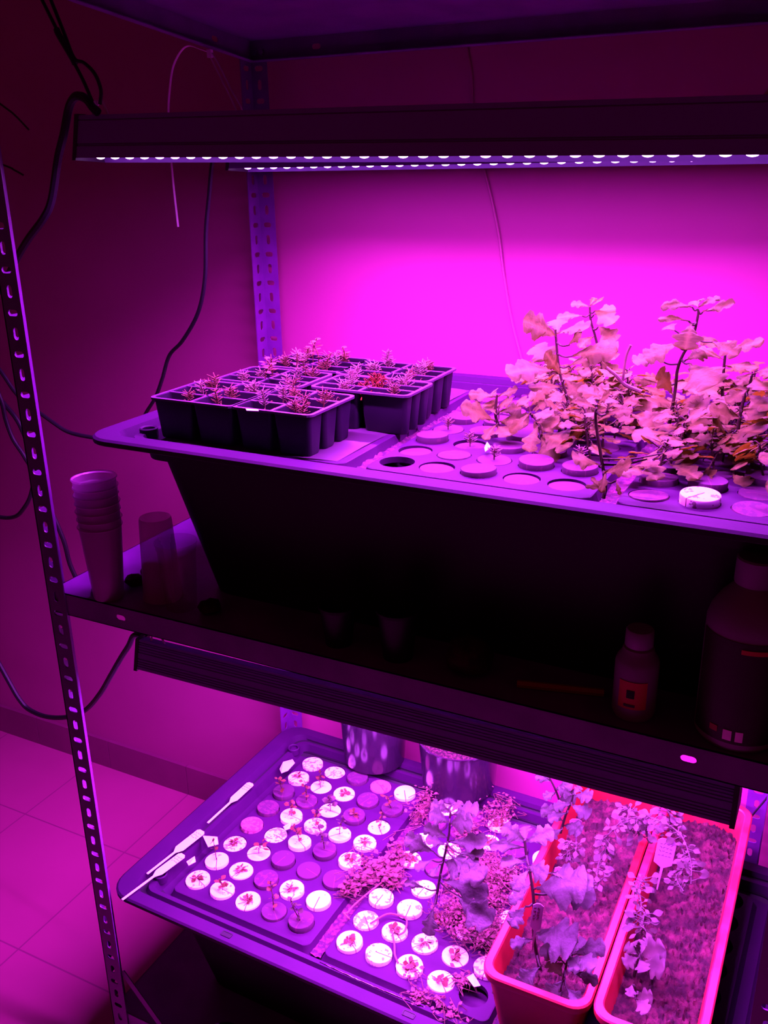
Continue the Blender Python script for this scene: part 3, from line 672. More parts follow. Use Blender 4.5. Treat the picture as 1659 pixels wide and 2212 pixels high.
    if pi == 3:
        fm = MB()
        for q in range(420):
            an = r.uniform(0, 6.28); R = abs(r.gauss(0, .019)); px, py = wx * .52 + R * math.cos(an) * 1.2, wy * .6 + R * math.sin(an); z = H - .010 + .022 * math.exp(-(R / .019) ** 2) * r.random()
            l = r.uniform(.004, .008); tube(fm, [(px, py, z), (px + r.uniform(-l, l), py + r.uniform(-l, l), z + l * .8)], .0008, 4, 0)
        fm.build('moss_clump', M['redmoss'], root, smooth=60)
# ------------------------------------------------------------------ red planters with plants on the lower lid
def planter(x0, x1, y0, y1, z0, z1, m, label):
    root = tag(empty('planter_box', (x0, y0, z0)), label, 'planter', 'long red planters on the lower lid'); w_, d_, h_ = x1 - x0, y1 - y0, z1 - z0
    R = lambda i, z, rad: rrect(i, w_ - i, i, d_ - i, rad, z, 6)
    mb = MB(); loft(mb, [R(.022, 0, .02), R(.006, h_ - .014, .024), R(.001, h_ - .013, .026), R(0, h_ - .010, .027), R(0, h_ - .002, .027), R(.002, h_, .026), R(.011, h_, .020), R(.013, h_ - .002, .018), R(.026, .01, .016)], True, True)
    mb.build('box', m, root, smooth=30)
    mb = MB(); n = 40; m_ = 130; vs = []; fs = []; rr = random.Random(3); zt = h_ - .048
    for a in range(n + 1):
        for b in range(m_ + 1):
            u = .0155 + (w_ - .031) * a / n; v = .0155 + (d_ - .031) * b / m_
            vs.append((u, v, zt + .004 * math.sin(u * 60) * math.cos(v * 31) + rr.uniform(-.0045, .0045)))
    for a in range(n):
        for b in range(m_): q = a * (m_ + 1) + b; fs.append((q, q + m_ + 1, q + m_ + 2, q + 1))
    mb.add(vs, fs); mb.build('soil', M['soilred'], root, smooth=80)
    return root
PZ0, PZ1 = .3655, .490
planter(.698, .8535, .030, .560, PZ0, PZ1, M['planter'], 'red plastic planter box with dark-leaved cuttings, left of the pair on the lower lid')
planter(.8555, 1.002, .030, .570, PZ0, PZ1, M['planterB'], 'red plastic planter box with trailing herbs, right of the pair on the lower lid')
def C5(x, y): return 1000 + x / 2.517, 1640 + y / 2.517
def C2(x, y): return 560 + x / 3.318, 1560 + y / 3.318
GRPL = 'leafy cuttings low in the rack'
big_plant('tall dark chrysanthemum cutting rising from the middle of the lower lid', .165,
    [(1262, 1300), (1270, 1250), (1300, 1080), (1330, 950), (1360, 800), (1365, 700), (1370, 640)],
    [(1370, 650, 1250, 590, 0, -.02, .9), (1370, 640, 1330, 580, 0, .03, .9), (1375, 640, 1450, 560, 0, .02, 1), (1390, 660, 1530, 600, 0, -.01, .9), (1360, 720, 1230, 650, -.01, -.03, 1.1), (1370, 730, 1470, 720, 0, -.03, .9), (1350, 830, 1190, 760, 0, -.02, .9), (1340, 880, 1220, 830, -.01, -.03, .8),
     (1370, 850, 1590, 830, 0, -.02, .6), (1250, 930, 1060, 820, 0, -.02, .9), (1240, 990, 1110, 1040, -.01, -.03, .9), (1290, 1020, 1230, 1090, -.01, -.04, .8), (1430, 940, 1580, 920, -.01, -.02, .6), (1380, 960, 1590, 1100, -.01, -.04, 1.0), (1330, 1000, 1480, 1030, 0, -.03, 1), (1190, 1190, 1040, 1150, -.01, -.02, .6),
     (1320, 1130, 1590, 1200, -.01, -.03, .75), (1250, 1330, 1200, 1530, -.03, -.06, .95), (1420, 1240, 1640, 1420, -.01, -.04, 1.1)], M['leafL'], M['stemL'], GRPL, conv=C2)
big_plant('leafy cutting with stout stem at the front of the left red planter', .115,
    [(430, 1180), (410, 1100), (385, 960), (385, 780), (370, 650), (345, 520), (335, 440)],
    [(335, 450, 240, 380, 0, -.02, 1), (340, 440, 330, 350, 0, .03, 1), (345, 450, 470, 390, 0, .0, 1), (335, 480, 150, 460, 0, -.02, .6), (350, 560, 200, 560, -.01, -.02, .7), (360, 580, 420, 620, -.02, -.05, 1.1), (360, 600, 270, 700, -.02, -.05, 1), (370, 680, 250, 760, 0, -.03, .8), (400, 700, 600, 640, 0, -.03, 1.0), (480, 620, 680, 660, 0, -.02, .7), (520, 720, 680, 740, .02, .0, 1),
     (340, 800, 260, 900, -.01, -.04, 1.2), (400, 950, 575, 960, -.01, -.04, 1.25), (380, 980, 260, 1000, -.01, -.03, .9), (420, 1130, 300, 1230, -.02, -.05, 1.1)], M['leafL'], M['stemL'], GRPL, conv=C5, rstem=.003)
big_plant('clump of lobed leaves at the front right corner of the left red planter', .085,
    [(530, 1280), (545, 1200), (560, 1130), (580, 1060)],
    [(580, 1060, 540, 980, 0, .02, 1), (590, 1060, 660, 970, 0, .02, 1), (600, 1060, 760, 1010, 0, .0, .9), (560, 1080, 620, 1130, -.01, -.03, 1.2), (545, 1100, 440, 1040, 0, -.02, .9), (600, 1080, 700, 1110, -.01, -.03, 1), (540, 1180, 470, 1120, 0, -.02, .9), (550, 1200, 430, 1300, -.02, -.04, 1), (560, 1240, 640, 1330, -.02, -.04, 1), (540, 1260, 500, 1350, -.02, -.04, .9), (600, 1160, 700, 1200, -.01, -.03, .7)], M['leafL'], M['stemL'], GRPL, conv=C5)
big_plant('slim dark cutting at the rear of the left red planter, beside a white tag', .36,
    [(530, 400), (560, 300), (590, 230), (600, 190)],
    [(600, 195, 530, 160, 0, -.02, 1), (600, 190, 640, 140, 0, .02, 1), (605, 200, 690, 200, 0, -.02, 1), (590, 240, 500, 260, 0, -.02, 1), (590, 250, 680, 290, -.01, -.03, 1), (570, 290, 460, 330, -.01, -.03, .8), (550, 360, 620, 380, 0, -.03, .9), (545, 340, 440, 270, 0, -.02, 1), (540, 380, 460, 420, -.01, -.04, 1)], M['leafL'], M['stemL'], GRPL, conv=C5)
big_plant('bent stem arching up to the lower lamp from the left red planter', .40,
    [(530, 300), (525, 230), (500, 160), (470, 100)],
    [(480, 120, 400, 90, 0, -.01, 1), (475, 105, 430, 60, 0, .02, 1), (510, 180, 440, 210, 0, -.02, 1), (500, 165, 570, 130, 0, -.01, 1), (520, 220, 600, 200, 0, -.02, 1)], M['leafL'], M['stemL'], GRPL, conv=C5)
big_plant('pale scalloped-leaf cutting near the front of the right red planter', .15,
    [(930, 1180), (945, 1120), (960, 1060)],
    [(950, 1060, 885, 1010, 0, .0, 1.5), (965, 1060, 1020, 985, 0, .02, 1.5), (970, 1070, 1070, 1040, 0, -.01, 1.4), (955, 1080, 880, 1110, -.01, -.03, 1.3), (960, 1090, 980, 1140, -.01, -.03, 1.5), (975, 1100, 1080, 1140, -.01, -.03, 1.3), (940, 1020, 920, 960, 0, .03, 1)], M['herb'], M['stemL'], GRPL, conv=C5)
big_plant('small drooping seedling at the very front of the right red planter', .075,
    [(935, 1290), (935, 1240), (920, 1225)],
    [(920, 1225, 905, 1280, -.0, -.02, 1.1), (935, 1290, 1020, 1290, -.0, -.01, 1.1), (940, 1310, 990, 1360, -.01, -.03, 1.2), (935, 1300, 940, 1250, 0, .02, .9)], M['herb'], M['stemL'], GRPL, conv=C5)
def herb(label, pts, y0, nl, size, group, seed, width=.85):
    nl = int(nl * 1.6)
    rr = random.Random(seed); P = [gy(*C5(*q), y0 + dy) for q, dy in pts]; b0 = P[0]
    path = smooth_path(P, 8); lv = []; ex = []
    for q in range(nl):
        p = path[int((.08 + .92 * q / nl) * (len(path) - 1))]; a = rr.uniform(0, 6.28); d = Vector((math.cos(a), math.sin(a), rr.uniform(-.6, .5))).normalized()
        s = size * .72 * rr.uniform(.5, 1.3); q0 = p + d * s * .7; ex.append([p, q0]); lv.append((q0, q0 + d * s, Vector((rr.uniform(-.5, .5), -.6, 1)), width * rr.uniform(.7, 1.1), True))
    return plant('trailing_herb', label, 'plant', group, b0, P, lv, M['herb'], M['herb'], .0016, extra_stems=ex)
GH = 'trailing herbs in the red planters'
herb('herb stem arching left over the planter divide', [((1000, 420), 0), ((980, 330), 0), ((880, 330), -.02), ((800, 400), -.04), ((730, 480), -.06)], .36, 34, .019, GH, 1)
herb('herb stem arching right above the white tag in the right planter', [((1000, 420), 0), ((1000, 320), 0), ((1100, 350), -.02), ((1190, 420), -.05), ((1240, 560), -.09), ((1240, 680), -.12)], .35, 34, .018, GH, 2)
herb('upright herb sprig touching the lower lamp between the planters', [((960, 420), 0), ((930, 330), 0), ((900, 260), .0)], .38, 26, .022, GH, 3)
herb('herb sprig with pale leaves at the rear of the right planter', [((1120, 420), 0), ((1130, 330), 0), ((1100, 250), .0)], .42, 26, .02, GH, 4)
herb('drooping herb stem hanging inside the left planter beside the divide', [((800, 430), 0), ((760, 520), -.02), ((730, 600), -.05), ((740, 690), -.08)], .33, 24, .018, GH, 5)
herb('low herb along the right side of the planter divide', [((960, 900), 0), ((970, 800), .02), ((960, 690), .05), ((1000, 640), .08)], .2, 26, .018, GH, 6)
herb('small herb with spoon-shaped leaves in the right planter above the scalloped cutting', [((970, 960), 0), ((975, 900), .0), ((990, 830), .02)], .19, 16, .020, GH, 7)
herb('fine herb under the white tag of the right planter', [((1200, 720), 0), ((1160, 640), .02), ((1220, 560), .04), ((1180, 470), .06)], .24, 30, .015, GH, 8)
herb('low herb beside the tag in the left planter', [((600, 560), 0), ((560, 520), 0), ((620, 470), .0), ((560, 440), .0)], .30, 26, .016, GH, 9)
# ------------------------------------------------------------------ tangled groundcover: nobody could count it
def groundcover(label, pts, n, size, seed, m, zoff=.362, hgt=.02):
    rr = random.Random(seed); mb = MB()
    for q in range(n):
        u, v, s = pts[rr.randrange(len(pts))]; p = gz(u + rr.gauss(0, s), v + rr.gauss(0, s * .8), zoff) ; p.z = zoff + abs(rr.gauss(0, hgt))
        a = rr.uniform(0, 6.28); d = Vector((math.cos(a), math.sin(a), rr.uniform(-.3, .7))).normalized() * size * rr.uniform(.6, 1.3)
        add_leaf(mb, p, p + d, (rr.uniform(-.5, .5), rr.uniform(-.6, .3), 1), rr.uniform(.7, 1.2), OVAL[0], .2, .2, q, 1)
        if q % 4 == 0: tube(mb, [p, p + Vector((rr.uniform(-.02, .02), rr.uniform(-.02, .02), rr.uniform(-.008, .008))), p + Vector((rr.uniform(-.03, .03), rr.uniform(-.03, .03), -.006))], .0006, 4, 4)
    return tag(mb.build('groundcover', m, smooth=60), label, 'plant', None, 'stuff')
groundcover('pink tangled groundcover of tiny leaves beside the tall dark cutting', [(1040, 1880, 26), (1050, 1950, 26), (1020, 2010, 24), (1080, 1900, 18), (985, 1980, 22), (1060, 2030, 18), (1000, 1920, 18)], 2600, .0060, 21, M['moss'], hgt=.014)
groundcover('reddish creeping seedlings over the groove between left and middle lower panels', [(800, 1875, 16), (835, 1880, 18), (775, 1905, 12), (860, 1850, 14), (845, 1905, 12), (755, 1925, 8)], 420, .0100, 22, M['moss'], hgt=.009)
groundcover('pale mossy leaves around the rear plugs of the middle lower panel', [(1060, 1775, 18), (1090, 1760, 14), (920, 1740, 14), (905, 1770, 10), (1010, 1800, 14)], 420, .0070, 23, M['moss'])
groundcover('dry debris of dead leaves along the front groove of the lower lid', [(905, 2150, 10), (940, 2170, 14), (980, 2190, 12), (890, 2105, 10), (1000, 2120, 10)], 150, .0075, 24, M['moss'], hgt=.003)
# roots
def root_strand(pts, label, rad=.0016):
    P = [gz(u, v, .3665) for u, v in pts]; mb = MB(); tube(mb, [p - P[0] for p in P], rad, 6, 8); o = mb.build('root_strand', M['root']); o.location = P[0]; return tag(o, label, 'root', 'stray roots on the lower lid')
root_strand([(868, 1850), (850, 1885), (800, 1925), (765, 1955), (750, 1972), (742, 1972), (755, 1985)], 'long pale root strand curling from the creeping seedlings to a front plug')
root_strand([(800, 1995), (835, 1975), (860, 1977), (878, 1985), (875, 2010), (862, 2020)], 'hooked pale root strand between two white front plugs')
root_strand([(848, 2018), (852, 2040), (853, 2062), (860, 2080)], 'short pale root strand falling to a stained front plug')
# ------------------------------------------------------------------ label tags, scraps
def flat_tag(tipa, tipb, z, length_frac, w_, label, seed, grp):
    """plant label lying flat: broad head at tipb, thin tail to tipa"""
    a = gz(*tipa, z); b = gz(*tipb, z + .004); d = b - a; L = d.length; root = tag(empty('plant_label', a), label, 'plant label', grp)
    d.normalize(); s = Vector((d.y, -d.x, 0)).normalized(); n = s.cross(d); h = L * length_frac; t = .0022
    pr = [(0, -t), (L - h, -t), (L - h + .012, -w_), (L - .004, -w_), (L, -w_ + .004), (L, w_ - .004), (L - .004, w_), (L - h + .012, w_), (L - h, t), (0, t)]
    mb = MB(); k = len(pr)
    mb.add([d * u + s * v + n * hh for hh in (.0009, 0) for u, v in pr], [tuple(range(k)), tuple(range(2 * k - 1, k - 1, -1))] + [(i, k + i, k + (i + 1) % k, (i + 1) % k) for i in range(k)])
    mb.f = [tuple(reversed(f)) if n.z < 0 else f for f in mb.f]
    bl = mb.build('blade', M['tag'], root, smooth=0)
    rr = random.Random(seed); mb = MB()
    for line in range(3):
        u0 = L - .010 - line * .006; v = -w_ * .7
        while v < w_ * .6:
            q = [d * (u0 + rr.uniform(-.0016, .0016)) + s * (v + e * .0011) + n * .0013 for e in range(4)]; tube(mb, q, .00035, 4, 0); v += .0052
    mb.build('writing', M['ink'], bl, smooth=0); return root
GT = 'white plant labels lying on the lower rim'
flat_tag((449, 1778), (543, 1692), .3695, .5, .0085, 'white plant label lying at the rear of the left rim of the lower lid', 1, GT)
flat_tag((318, 1888), (437, 1795), .3700, .52, .0095, 'white plant label in the middle of three on the left rim of the lower lid', 2, GT)
flat_tag((264, 1944), (396, 1846), .3725, .5, .0085, 'frontmost white plant label on the left rim, its tail over the corner', 3, GT)
def stuck_tag(tip, top, y0, dy, w_, label, seed, tail=True):
    a = gy(*tip, y0); b = gy(*top, y0 + dy); d = b - a; L = d.length; d.normalize(); root = tag(empty('plant_label', a), label, 'plant label', 'labels stuck in the planters')
    s = Vector((.9, .25, 0)); s = (s - d * s.dot(d)).normalized(); n = s.cross(d); t = .002
    pr = [(-.02, -t * .4), (L * .25, -t), (L * .36, -w_), (L - .004, -w_), (L, -w_ + .005), (L, w_ - .005), (L - .004, w_), (L * .36, w_), (L * .25, t), (-.02, t * .4)]
    mb = MB(); k = len(pr)
    mb.add([d * u + s * v + n * hh for hh in (.0006, -.0006) for u, v in pr], [tuple(range(k)), tuple(range(2 * k - 1, k - 1, -1))] + [(i, k + i, k + (i + 1) % k, (i + 1) % k) for i in range(k)]); bl = mb.build('blade', M['tag2'], root, smooth=0)
    rr = random.Random(seed); mb = MB(); sg = 1 if n.dot(CAMLOC - a) > 0 else -1
    for line in range(4):
        u0 = L - .008 - line * .006; v = -w_ * .7
        while v < w_ * .6:
            q = [d * (u0 + rr.uniform(-.0016, .0016)) + s * (v + e * .0011) + n * sg * .0009 for e in range(4)]; tube(mb, q, .00032, 4, 0); v += .005
    mb.build('writing', M['ink'], bl, smooth=0)
M['tag2'] = mat('lilac_tag_plastic', (.22, .13, .20), .5, .4)
stuck_tag(C5(1070, 640), C5(1115, 435), .27, .02, .0135, 'white plant label with handwriting standing in the right red planter', 4)
stuck_tag(C5(385, 980), C5(412, 785), .10, .0, .0075, 'narrow plant label standing behind the stout stem of the left planter', 5)
stuck_tag(C5(520, 690), C5(545, 590), .23, .0, .0120, 'plant label half hidden by leaves in the middle of the left planter', 6)
stuck_tag(C5(615, 410), C5(612, 325), .36, .0, .0100, 'plant label standing at the rear of the left planter by the slim cutting', 7)
def scrap(pts, z, label, dz=.004, grp='white paper scraps on the lower lid'):
    P = [gz(u, v, z) for u, v in pts]; c = sum(P, Vector()) / len(P); mb = MB(); k = len(P)
    mb.add([p - c + Vector((0, 0, dz * (i % 2) + h)) for h in (.001, 0) for i, p in enumerate(P)], [tuple(range(k)), tuple(range(2 * k - 1, k - 1, -1))] + [(i, (i + 1) % k, k + (i + 1) % k, k + i) for i in range(k)])
    o = mb.build('paper_scrap', M['paper'], smooth=0); o.location = c; return tag(o, label, 'paper scrap', grp)
scrap([(604, 1662), (612, 1650), (632, 1641), (637, 1652), (622, 1665), (608, 1674)], .3695, 'crumpled white scrap beside the rear left plug of the lower lid')
scrap([(438, 1806), (470, 1812), (472, 1824), (450, 1834)], .3705, 'white paper scrap next to the middle plant label on the left rim')
scrap([(403, 1862), (421, 1854), (423, 1862), (408, 1874)], .3695, 'tiny white scrap above the front left plug of the lower lid')
scrap([(612, 1786), (630, 1780), (627, 1790), (616, 1798)], .3695, 'white paper shred between two plugs of the fourth row')
scrap([(1008, 2112), (1022, 2108), (1038, 2130), (1024, 2137)], .3700, 'white rectangular paper shred at the front right plug hole of the middle panel')
scrap([(1046, 968), (1052, 962), (1060, 966), (1055, 978), (1048, 977)], 1.2065, 'tiny white scrap on a dark plug of the upper lid, left of the leafy mass', grp='white slivers on the upper tub')
scrap([(531, 884), (558, 886), (559, 889), (533, 888)], 1.2605, 'thin white sliver lying on the front rim of the front right seedling pack', .0, grp='white slivers on the upper tub')
# ------------------------------------------------------------------ black pots on the lower lid
def pot(cx, cy, z0, rb, rt, h, label):
    root = tag(empty('plant_pot', (cx, cy, z0)), label, 'plant pot', 'glossy black pots on the lower lid')
    mb = MB(); lathe(mb, [(rb - .006, 0), (rb, .005), (rt, h), (rt + .0025, h + .0005), (rt + .0025, h + .003), (rt - .001, h + .003), (rt - .002, h), (rb - .002, .006)], 48, cap0=True, cap1=True); mb.build('body', M['pot'], root)
    mb = MB(); rr = random.Random(4); lathe(mb, [(rt - .0025, h - .012), (rt * .75, h - .008), (rt * .4, h - .006), (.001, h - .007)], 32, cap0=False); mb.v = [(a, b, c + rr.uniform(-.002, .002)) for a, b, c in mb.v]; mb.build('soil', M['soil'], root)
pot(.253, .572, .364, .064, .074, .165, 'taller glossy black pot at the rear left of the lower lid, topped by the lamp')
pot(.448, .568, .364, .073, .082, .113, 'wide glossy black pot of soil behind the middle panel of the lower lid')
# ------------------------------------------------------------------ things on the middle shelf
def cup_stack(c, prof_list, m, label, group='plastic cups at the left of the middle shelf', inv=False):
    o = None; mb = MB()
    for pr in prof_list: lathe(mb, pr, 32, cap0=True, cap1=False)
    o = mb.build('plastic_cup', m); o.location = c; return tag(o, label, 'cup', group)
cc = gz(236, 1288, ZS); cc.z = ZS + .0005
root = None
for k in range(7):
    z = k * .012
    lbl = 'frosted cup at the bottom of the tall upright stack' if k == 0 else f"frosted cup {['', 'second', 'third', 'fourth', 'fifth', 'sixth', 'topmost'][k]} up in the tall upright stack"
    q = cup_stack((cc.x + .001 * (k % 2), cc.y, cc.z + z), [[(.0215, 0), (.0222, .002), (.0305, .112), (.0325, .114), (.0315, .116)]], M['cup'], lbl, 'frosted cups of the tall stack')
c2 = gz(353, 1288, ZS); c2.z = ZS + .0005
cup_stack(c2, [[(.0300, 0), (.0290, .004), (.0235, .122), (.0222, .126)][::1]], M['cup'], 'frosted cup turned upside down behind the clear cup')
c3 = gz(382, 1318, ZS); c3.z = ZS + .0005; c3.y = max(c3.y, .042)
cup_stack(c3, [[(.0215, 0), (.022, .002), (.0275, .090), (.0290, .093), (.0285, .097), (.0300, .099), (.0305, .103)]], M['clearcup'], 'clear plastic cup standing upright before the upturned one')
for (u, v, s, lb) in ((292, 1262, .016, 'dark soil clod between the cup stack and the upturned cup'), (330, 1240, .018, 'brown dirt clod behind the upturned cup'), (200, 1286, .011, 'small dirt clod left of the tall cup stack'), (455, 1320, .017, 'dark clod right of the clear cup on the shelf edge')):
    p = gz(u, v, ZS); mb = MB(); rr = random.Random(int(u)); lathe(mb, [(s * .6, 0), (s, s * .35), (s * .85, s * .75), (s * .3, s)], 14)
    mb.v = [(a * rr.uniform(.8, 1.25), b * rr.uniform(.8, 1.2), c * rr.uniform(.85, 1.1)) for a, b, c in mb.v]; o = mb.build('dirt_clod', M['dirt'], smooth=60); o.location = (p.x, max(p.y, .03), ZS); tag(o, lb, 'dirt', 'dirt clods on the middle shelf')
def bottle(c, rb, h, neck, capr, label, lab_mat, lz, arc, cat='bottle', marks=()):
    root = tag(empty('plastic_bottle', c), label, cat)
    mb = MB(); sh = h - .012
    lathe(mb, [(rb * .9, 0), (rb, .006), (rb, sh * .70), (rb * .93, sh * .76), (rb * .75, sh * .83), (neck + .003, sh * .89), (neck, sh * .91), (neck, sh)], 40); mb.build('body', M['white'], root)
    mb = MB(); lathe(mb, [(capr, sh * .915), (capr * 1.02, sh * .92), (capr * 1.0, h - .002), (capr * .93, h)], 32); mb.build('cap', M['whitecap'], root)
    if lab_mat:
        def patch(a0, a1, z0, z1, rr_):
            m_ = MB(); n = 20; vs = []
            for k in range(n + 1):
                a = a0 + (a1 - a0) * k / n
                for z in (z0, z1):
                    for q in (rr_, rr_ - .0007): vs.append((q * math.cos(a), q * math.sin(a), z))
            fs = []
            for k in range(n):
                b = k * 4; fs += [(b, b + 4, b + 6, b + 2), (b + 1, b + 3, b + 7, b + 5), (b + 2, b + 6, b + 7, b + 3), (b, b + 1, b + 5, b + 4)]
            m_.add(vs, fs); return m_
        lb_ = patch(arc[0], arc[1], lz[0], lz[1], rb + .0008).build('label', lab_mat, root)
        for (a0, a1, z0, z1, mm) in marks: patch(a0, a1, z0, z1, rb + .0014).build('label_mark', M[mm], lb_)
    return root
c = gz(1363, 1548, ZS); c.z = ZS + .0005; c.y = .042
A0 = math.atan2(CAMLOC.y - c.y, CAMLOC.x - c.x)
bottle(c, .0245, .108, .014, .0155, 'small white bottle with a red label on the dark middle shelf', M['redlabel'], (.018, .052), (A0 - .75, A0 + .55), marks=((A0 - .35, A0 + .0, .032, .042, 'ink'), (A0 - .45, A0 + .05, .021, .024, 'darklabel')))
c = Vector((.986, .050, ZS + .0005)); A0 = math.atan2(CAMLOC.y - c.y, CAMLOC.x - c.x)
bottle(c, .0445, .212, .020, .0215, 'large white bottle with a dark label at the right of the middle shelf', M['darklabel'], (.012, .132), (A0 - 1.25, A0 + 1.1), marks=((A0 - .28, A0 - .08, .016, .028, 'paper'), (A0 - .0, A0 + .17, .016, .028, 'paper'), (A0 - .62, A0 - .42, .022, .029, 'orange'), (A0 - .1, A0 + .8, .120, .125, 'redlabel')))
p = gz(1222, 1490, ZS); mb = MB(); tube(mb, [(-.055, -.012, .005), (.045, .012, .005)], .0048, 6, 0); o = mb.build('orange_stick', M['orange'], smooth=30); o.location = (p.x, .05, ZS); tag(o, 'orange pencil-like stick lying on the dark middle shelf', 'stick')
for (u, v, rr_, hh, nm, lb) in ((735, 1385, .024, .052, 'M', 'small dark pot in shadow before the upper tub, left one'), (882, 1395, .026, .064, 'M', 'small dark pot in shadow before the upper tub, right one')):
    p = gz(u, v, ZS); mb = MB(); lathe(mb, [(rr_ * .75, 0), (rr_, hh), (rr_ + .002, hh), (rr_ + .002, hh + .004), (rr_ - .002, hh + .003), (rr_ * .7, .004)], 24); o = mb.build('small_pot', M['pack']); o.location = (p.x, .045, ZS + .0003); tag(o, lb, 'plant pot', 'small dark pots on the middle shelf')
p = gz(1020, 1440, ZS); mb = MB(); rr = random.Random(2); lathe(mb, [(.012, 0), (.026, .008), (.030, .024), (.022, .040), (.006, .047)], 18); mb.v = [(a * rr.uniform(.88, 1.12), b * rr.uniform(.88, 1.12), z) for a, b, z in mb.v]
o = mb.build('crumpled_bag', M['dirt'], smooth=60); o.location = (p.x, .05, ZS); tag(o, 'crumpled brownish bag on the middle shelf in front of the upper tub', 'bag')
# jar under the lower tub
jc = gz(525, 2160, .23); mb = MB(); root = tag(empty('lidded_jar', (jc.x, -.03, .0)), 'dark jar with a ring rim in the shade under the lower tub', 'jar')
lathe(mb, [(.03, 0), (.034, .01), (.034, .19), (.030, .2)], 32); mb.build('body', M['tub'], root)
mb = MB(); lathe(mb, [(.034, .192), (.037, .196), (.037, .204), (.033, .206), (.031, .200)], 32, cap0=False, cap1=True); mb.build('rim', M['pot'], root)
# ------------------------------------------------------------------ cables, cords, ties
def cable(pts, rad, label, m='cable', name='power_cable', cat='cable', grp=None, n=8):
    mb = MB(); P = [Vector(p) for p in pts]; tube(mb, [p - P[0] for p in P], rad, n, 8); o = mb.build(name, M[m]); o.location = P[0]; return tag(o, label, cat, grp)
GC = 'black power cables left of the rack'
cable([gy(u, v, y) for u, v, y in ((212, 243, .075), (200, 232, .075), (185, 213, .08), (165, 208, .085), (150, 230, .09), (138, 290, .09), (126, 340, .09), (112, 430, .09), (95, 470, .09), (62, 515, .1), (38, 555, .11), (15, 600, .12), (-25, 660, .13), (-120, 800, .15), (-260, 1000, .17), (-420, 1300, .19), (-600, 1550, .2))], .0056, 'thick black cable hooking over the left end of the front grow lamp', grp=GC)
cable([gy(u, v, y) for u, v, y in ((500, 335, .42), (475, 325, .42), (460, 345, .42), (452, 420, .43), (445, 500, .44), (443, 600, .45), (428, 675, .46), (395, 735, .47), (366, 768, .48), (350, 820, .49), (335, 860, .5), (315, 893, .51), (280, 960, .53))], .0036, 'thin black cable falling from the rear lamp behind the upper tub', grp=GC)
cable([gy(u, v, .30) for u, v in ((-420, 420), (-200, 620), (-30, 770), (0, 800), (32, 846), (60, 875), (90, 895), (118, 915), (143, 931), (172, 940), (230, 950))], .0038, 'black cable running from the left edge to the upper tub rim', grp=GC)
cable([gy(u, v, .33) for u, v in ((-420, 380), (-200, 560), (-40, 780), (0, 858), (12, 905), (28, 948), (52, 985), (72, 1025), (66, 1070), (50, 1100), (32, 1116), (0, 1117), (-60, 1100), (-250, 960), (-420, 800))], .0042, 'black cable looping behind the front left post at the left edge', grp=GC)
cable([gy(u, v, .36) for u, v in ((-420, 560), (-200, 680), (-20, 845), (13, 877), (45, 922), (82, 1020), (104, 1090), (124, 1134), (140, 1175), (150, 1215), (165, 1250), (190, 1300))], .0046, 'black cable passing the post and dropping behind the middle shelf', grp=GC)
cable([gy(u, v, y) for u, v, y in ((320, 1378, .078), (300, 1372, .08), (288, 1374, .085), (278, 1395, .09), (262, 1420, .1), (240, 1458, .11), (215, 1500, .13), (184, 1534, .15), (145, 1549, .16), (100, 1548, .17), (62, 1532, .18), (40, 1508, .18), (18, 1470, .18), (-10, 1420, .18), (-120, 1230, .18), (-300, 980, .18), (-420, 830, .18))], .0046, 'black cable sagging from the lower lamp end past the front left post', grp=GC)
cable([gy(u, v, .60) for u, v in ((1670, 1700), (1656, 1724), (1630, 1755), (1605, 1788), (1590, 1815))], .0017, 'thin dark cable slanting across the rear right post', grp='thin wires')
cable([gy(u, v, .64) for u, v in ((-420, -160), (-150, 110), (0, 224), (30, 247), (62, 280))], .0021, 'upper of two thin dark wire ends at the top left wall', grp='thin wires')
cable([gy(u, v, .64) for u, v in ((-420, 230), (-150, 300), (6, 356), (30, 367), (50, 378))], .0021, 'lower of two thin dark wire ends at the top left wall', grp='thin wires')
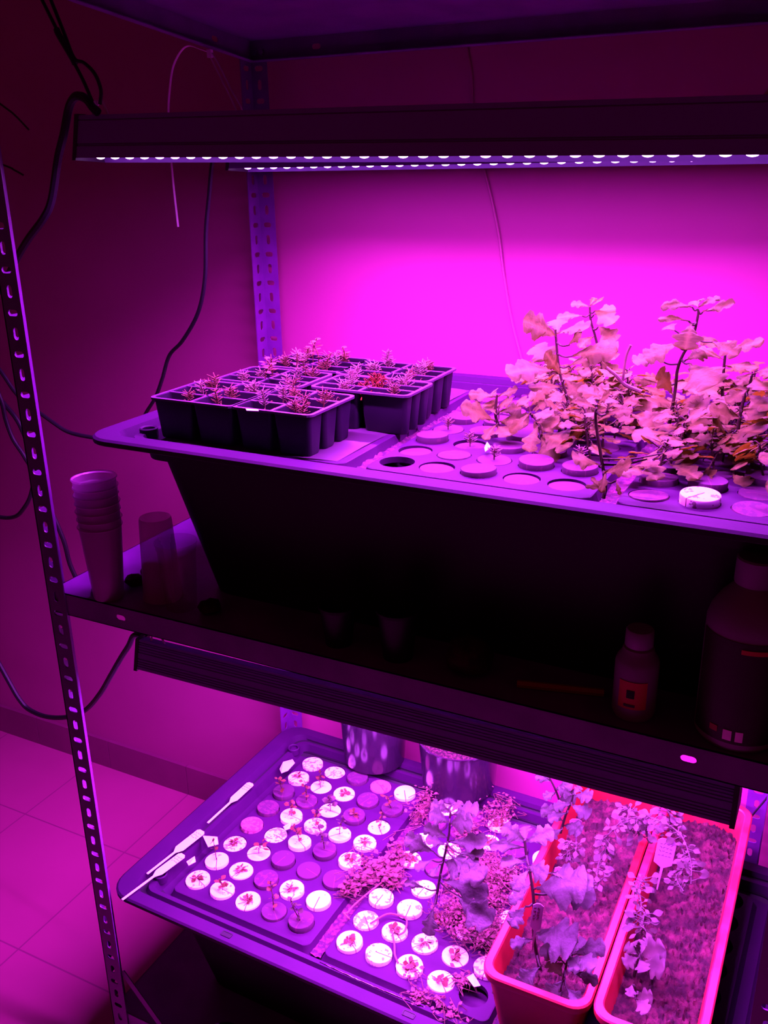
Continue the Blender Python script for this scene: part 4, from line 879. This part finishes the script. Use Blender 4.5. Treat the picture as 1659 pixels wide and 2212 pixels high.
cable([(p.x, WALL_Y - .004, p.z) for p in [gy(u, v, WALL_Y - .004) for u, v in ((1004, 60), (1010, 112), (1018, 160), (1020, 215), (1028, 280), (1042, 350), (1062, 430), (1078, 510), (1088, 590), (1105, 690), (1128, 780), (1150, 860))]], .0022, 'thin pale cord hanging down the pink back wall', 'cord', 'wall_cord', 'cord', n=6)
# rope hanger of the front lamp
root = tag(empty('hanging_rope', gy(212, 228, .075)), 'dark knotted rope from which the left end of the front lamp hangs', 'rope'); b0 = root.location.copy()
mb = MB(); tube(mb, [gy(u, v, y) - b0 for u, v, y in ((199, 218, .075), (178, 170, .075), (156, 128, .077), (122, 62, .085), (86, -10, .1), (60, -60, .11))], .0023, 6, 6); tube(mb, [gy(u, v, y) - b0 for u, v, y in ((216, 225, .075), (218, 195, .073), (205, 160, .072), (182, 136, .074), (160, 125, .077), (138, 70, .085), (110, 0, .1), (90, -50, .11))], .0023, 6, 6); mb.build('strand', M['rope'], root)
mb = MB(); tube(mb, [gy(u, v, .077) - b0 for u, v in ((163, 138), (155, 122), (128, 76), (122, 62))], .0042, 7, 5); mb.build('knot', M['rope'], root)
# zip ties on the top shelf
root = tag(empty('zip_tie', gy(455, 112, .5)), 'long white zip tie knotted round the left edge of the top shelf', 'zip tie'); b0 = root.location.copy()
mb = MB(); tube(mb, [gy(u, v, .5) - b0 for u, v in ((455, 114), (432, 106), (408, 99), (390, 112), (374, 145), (367, 190), (364, 240), (366, 300), (370, 350), (377, 420), (385, 490))], .0023, 6, 6, .45); mb.build('tail', M['zip'], root)
mb = MB(); tube(mb, [gy(u, v, y) - b0 for u, v, y in ((456, 110, .5), (478, 150, .49), (500, 195, .47), (524, 240, .45), (535, 290, .43))], .0020, 6, 6, .5); tube(mb, [gy(u, v, y) - b0 for u, v, y in ((452, 118, .5), (470, 155, .49), (490, 195, .47), (511, 240, .45), (525, 290, .43))], .0020, 6, 6, .5); mb.build('loop', M['zip'], root)
mb = MB(); p = gy(454, 116, .498) - b0; box(mb, p.x - .004, p.x + .004, p.y - .004, p.y + .003, p.z - .006, p.z + .006); mb.build('head', M['zip'], root, smooth=0)
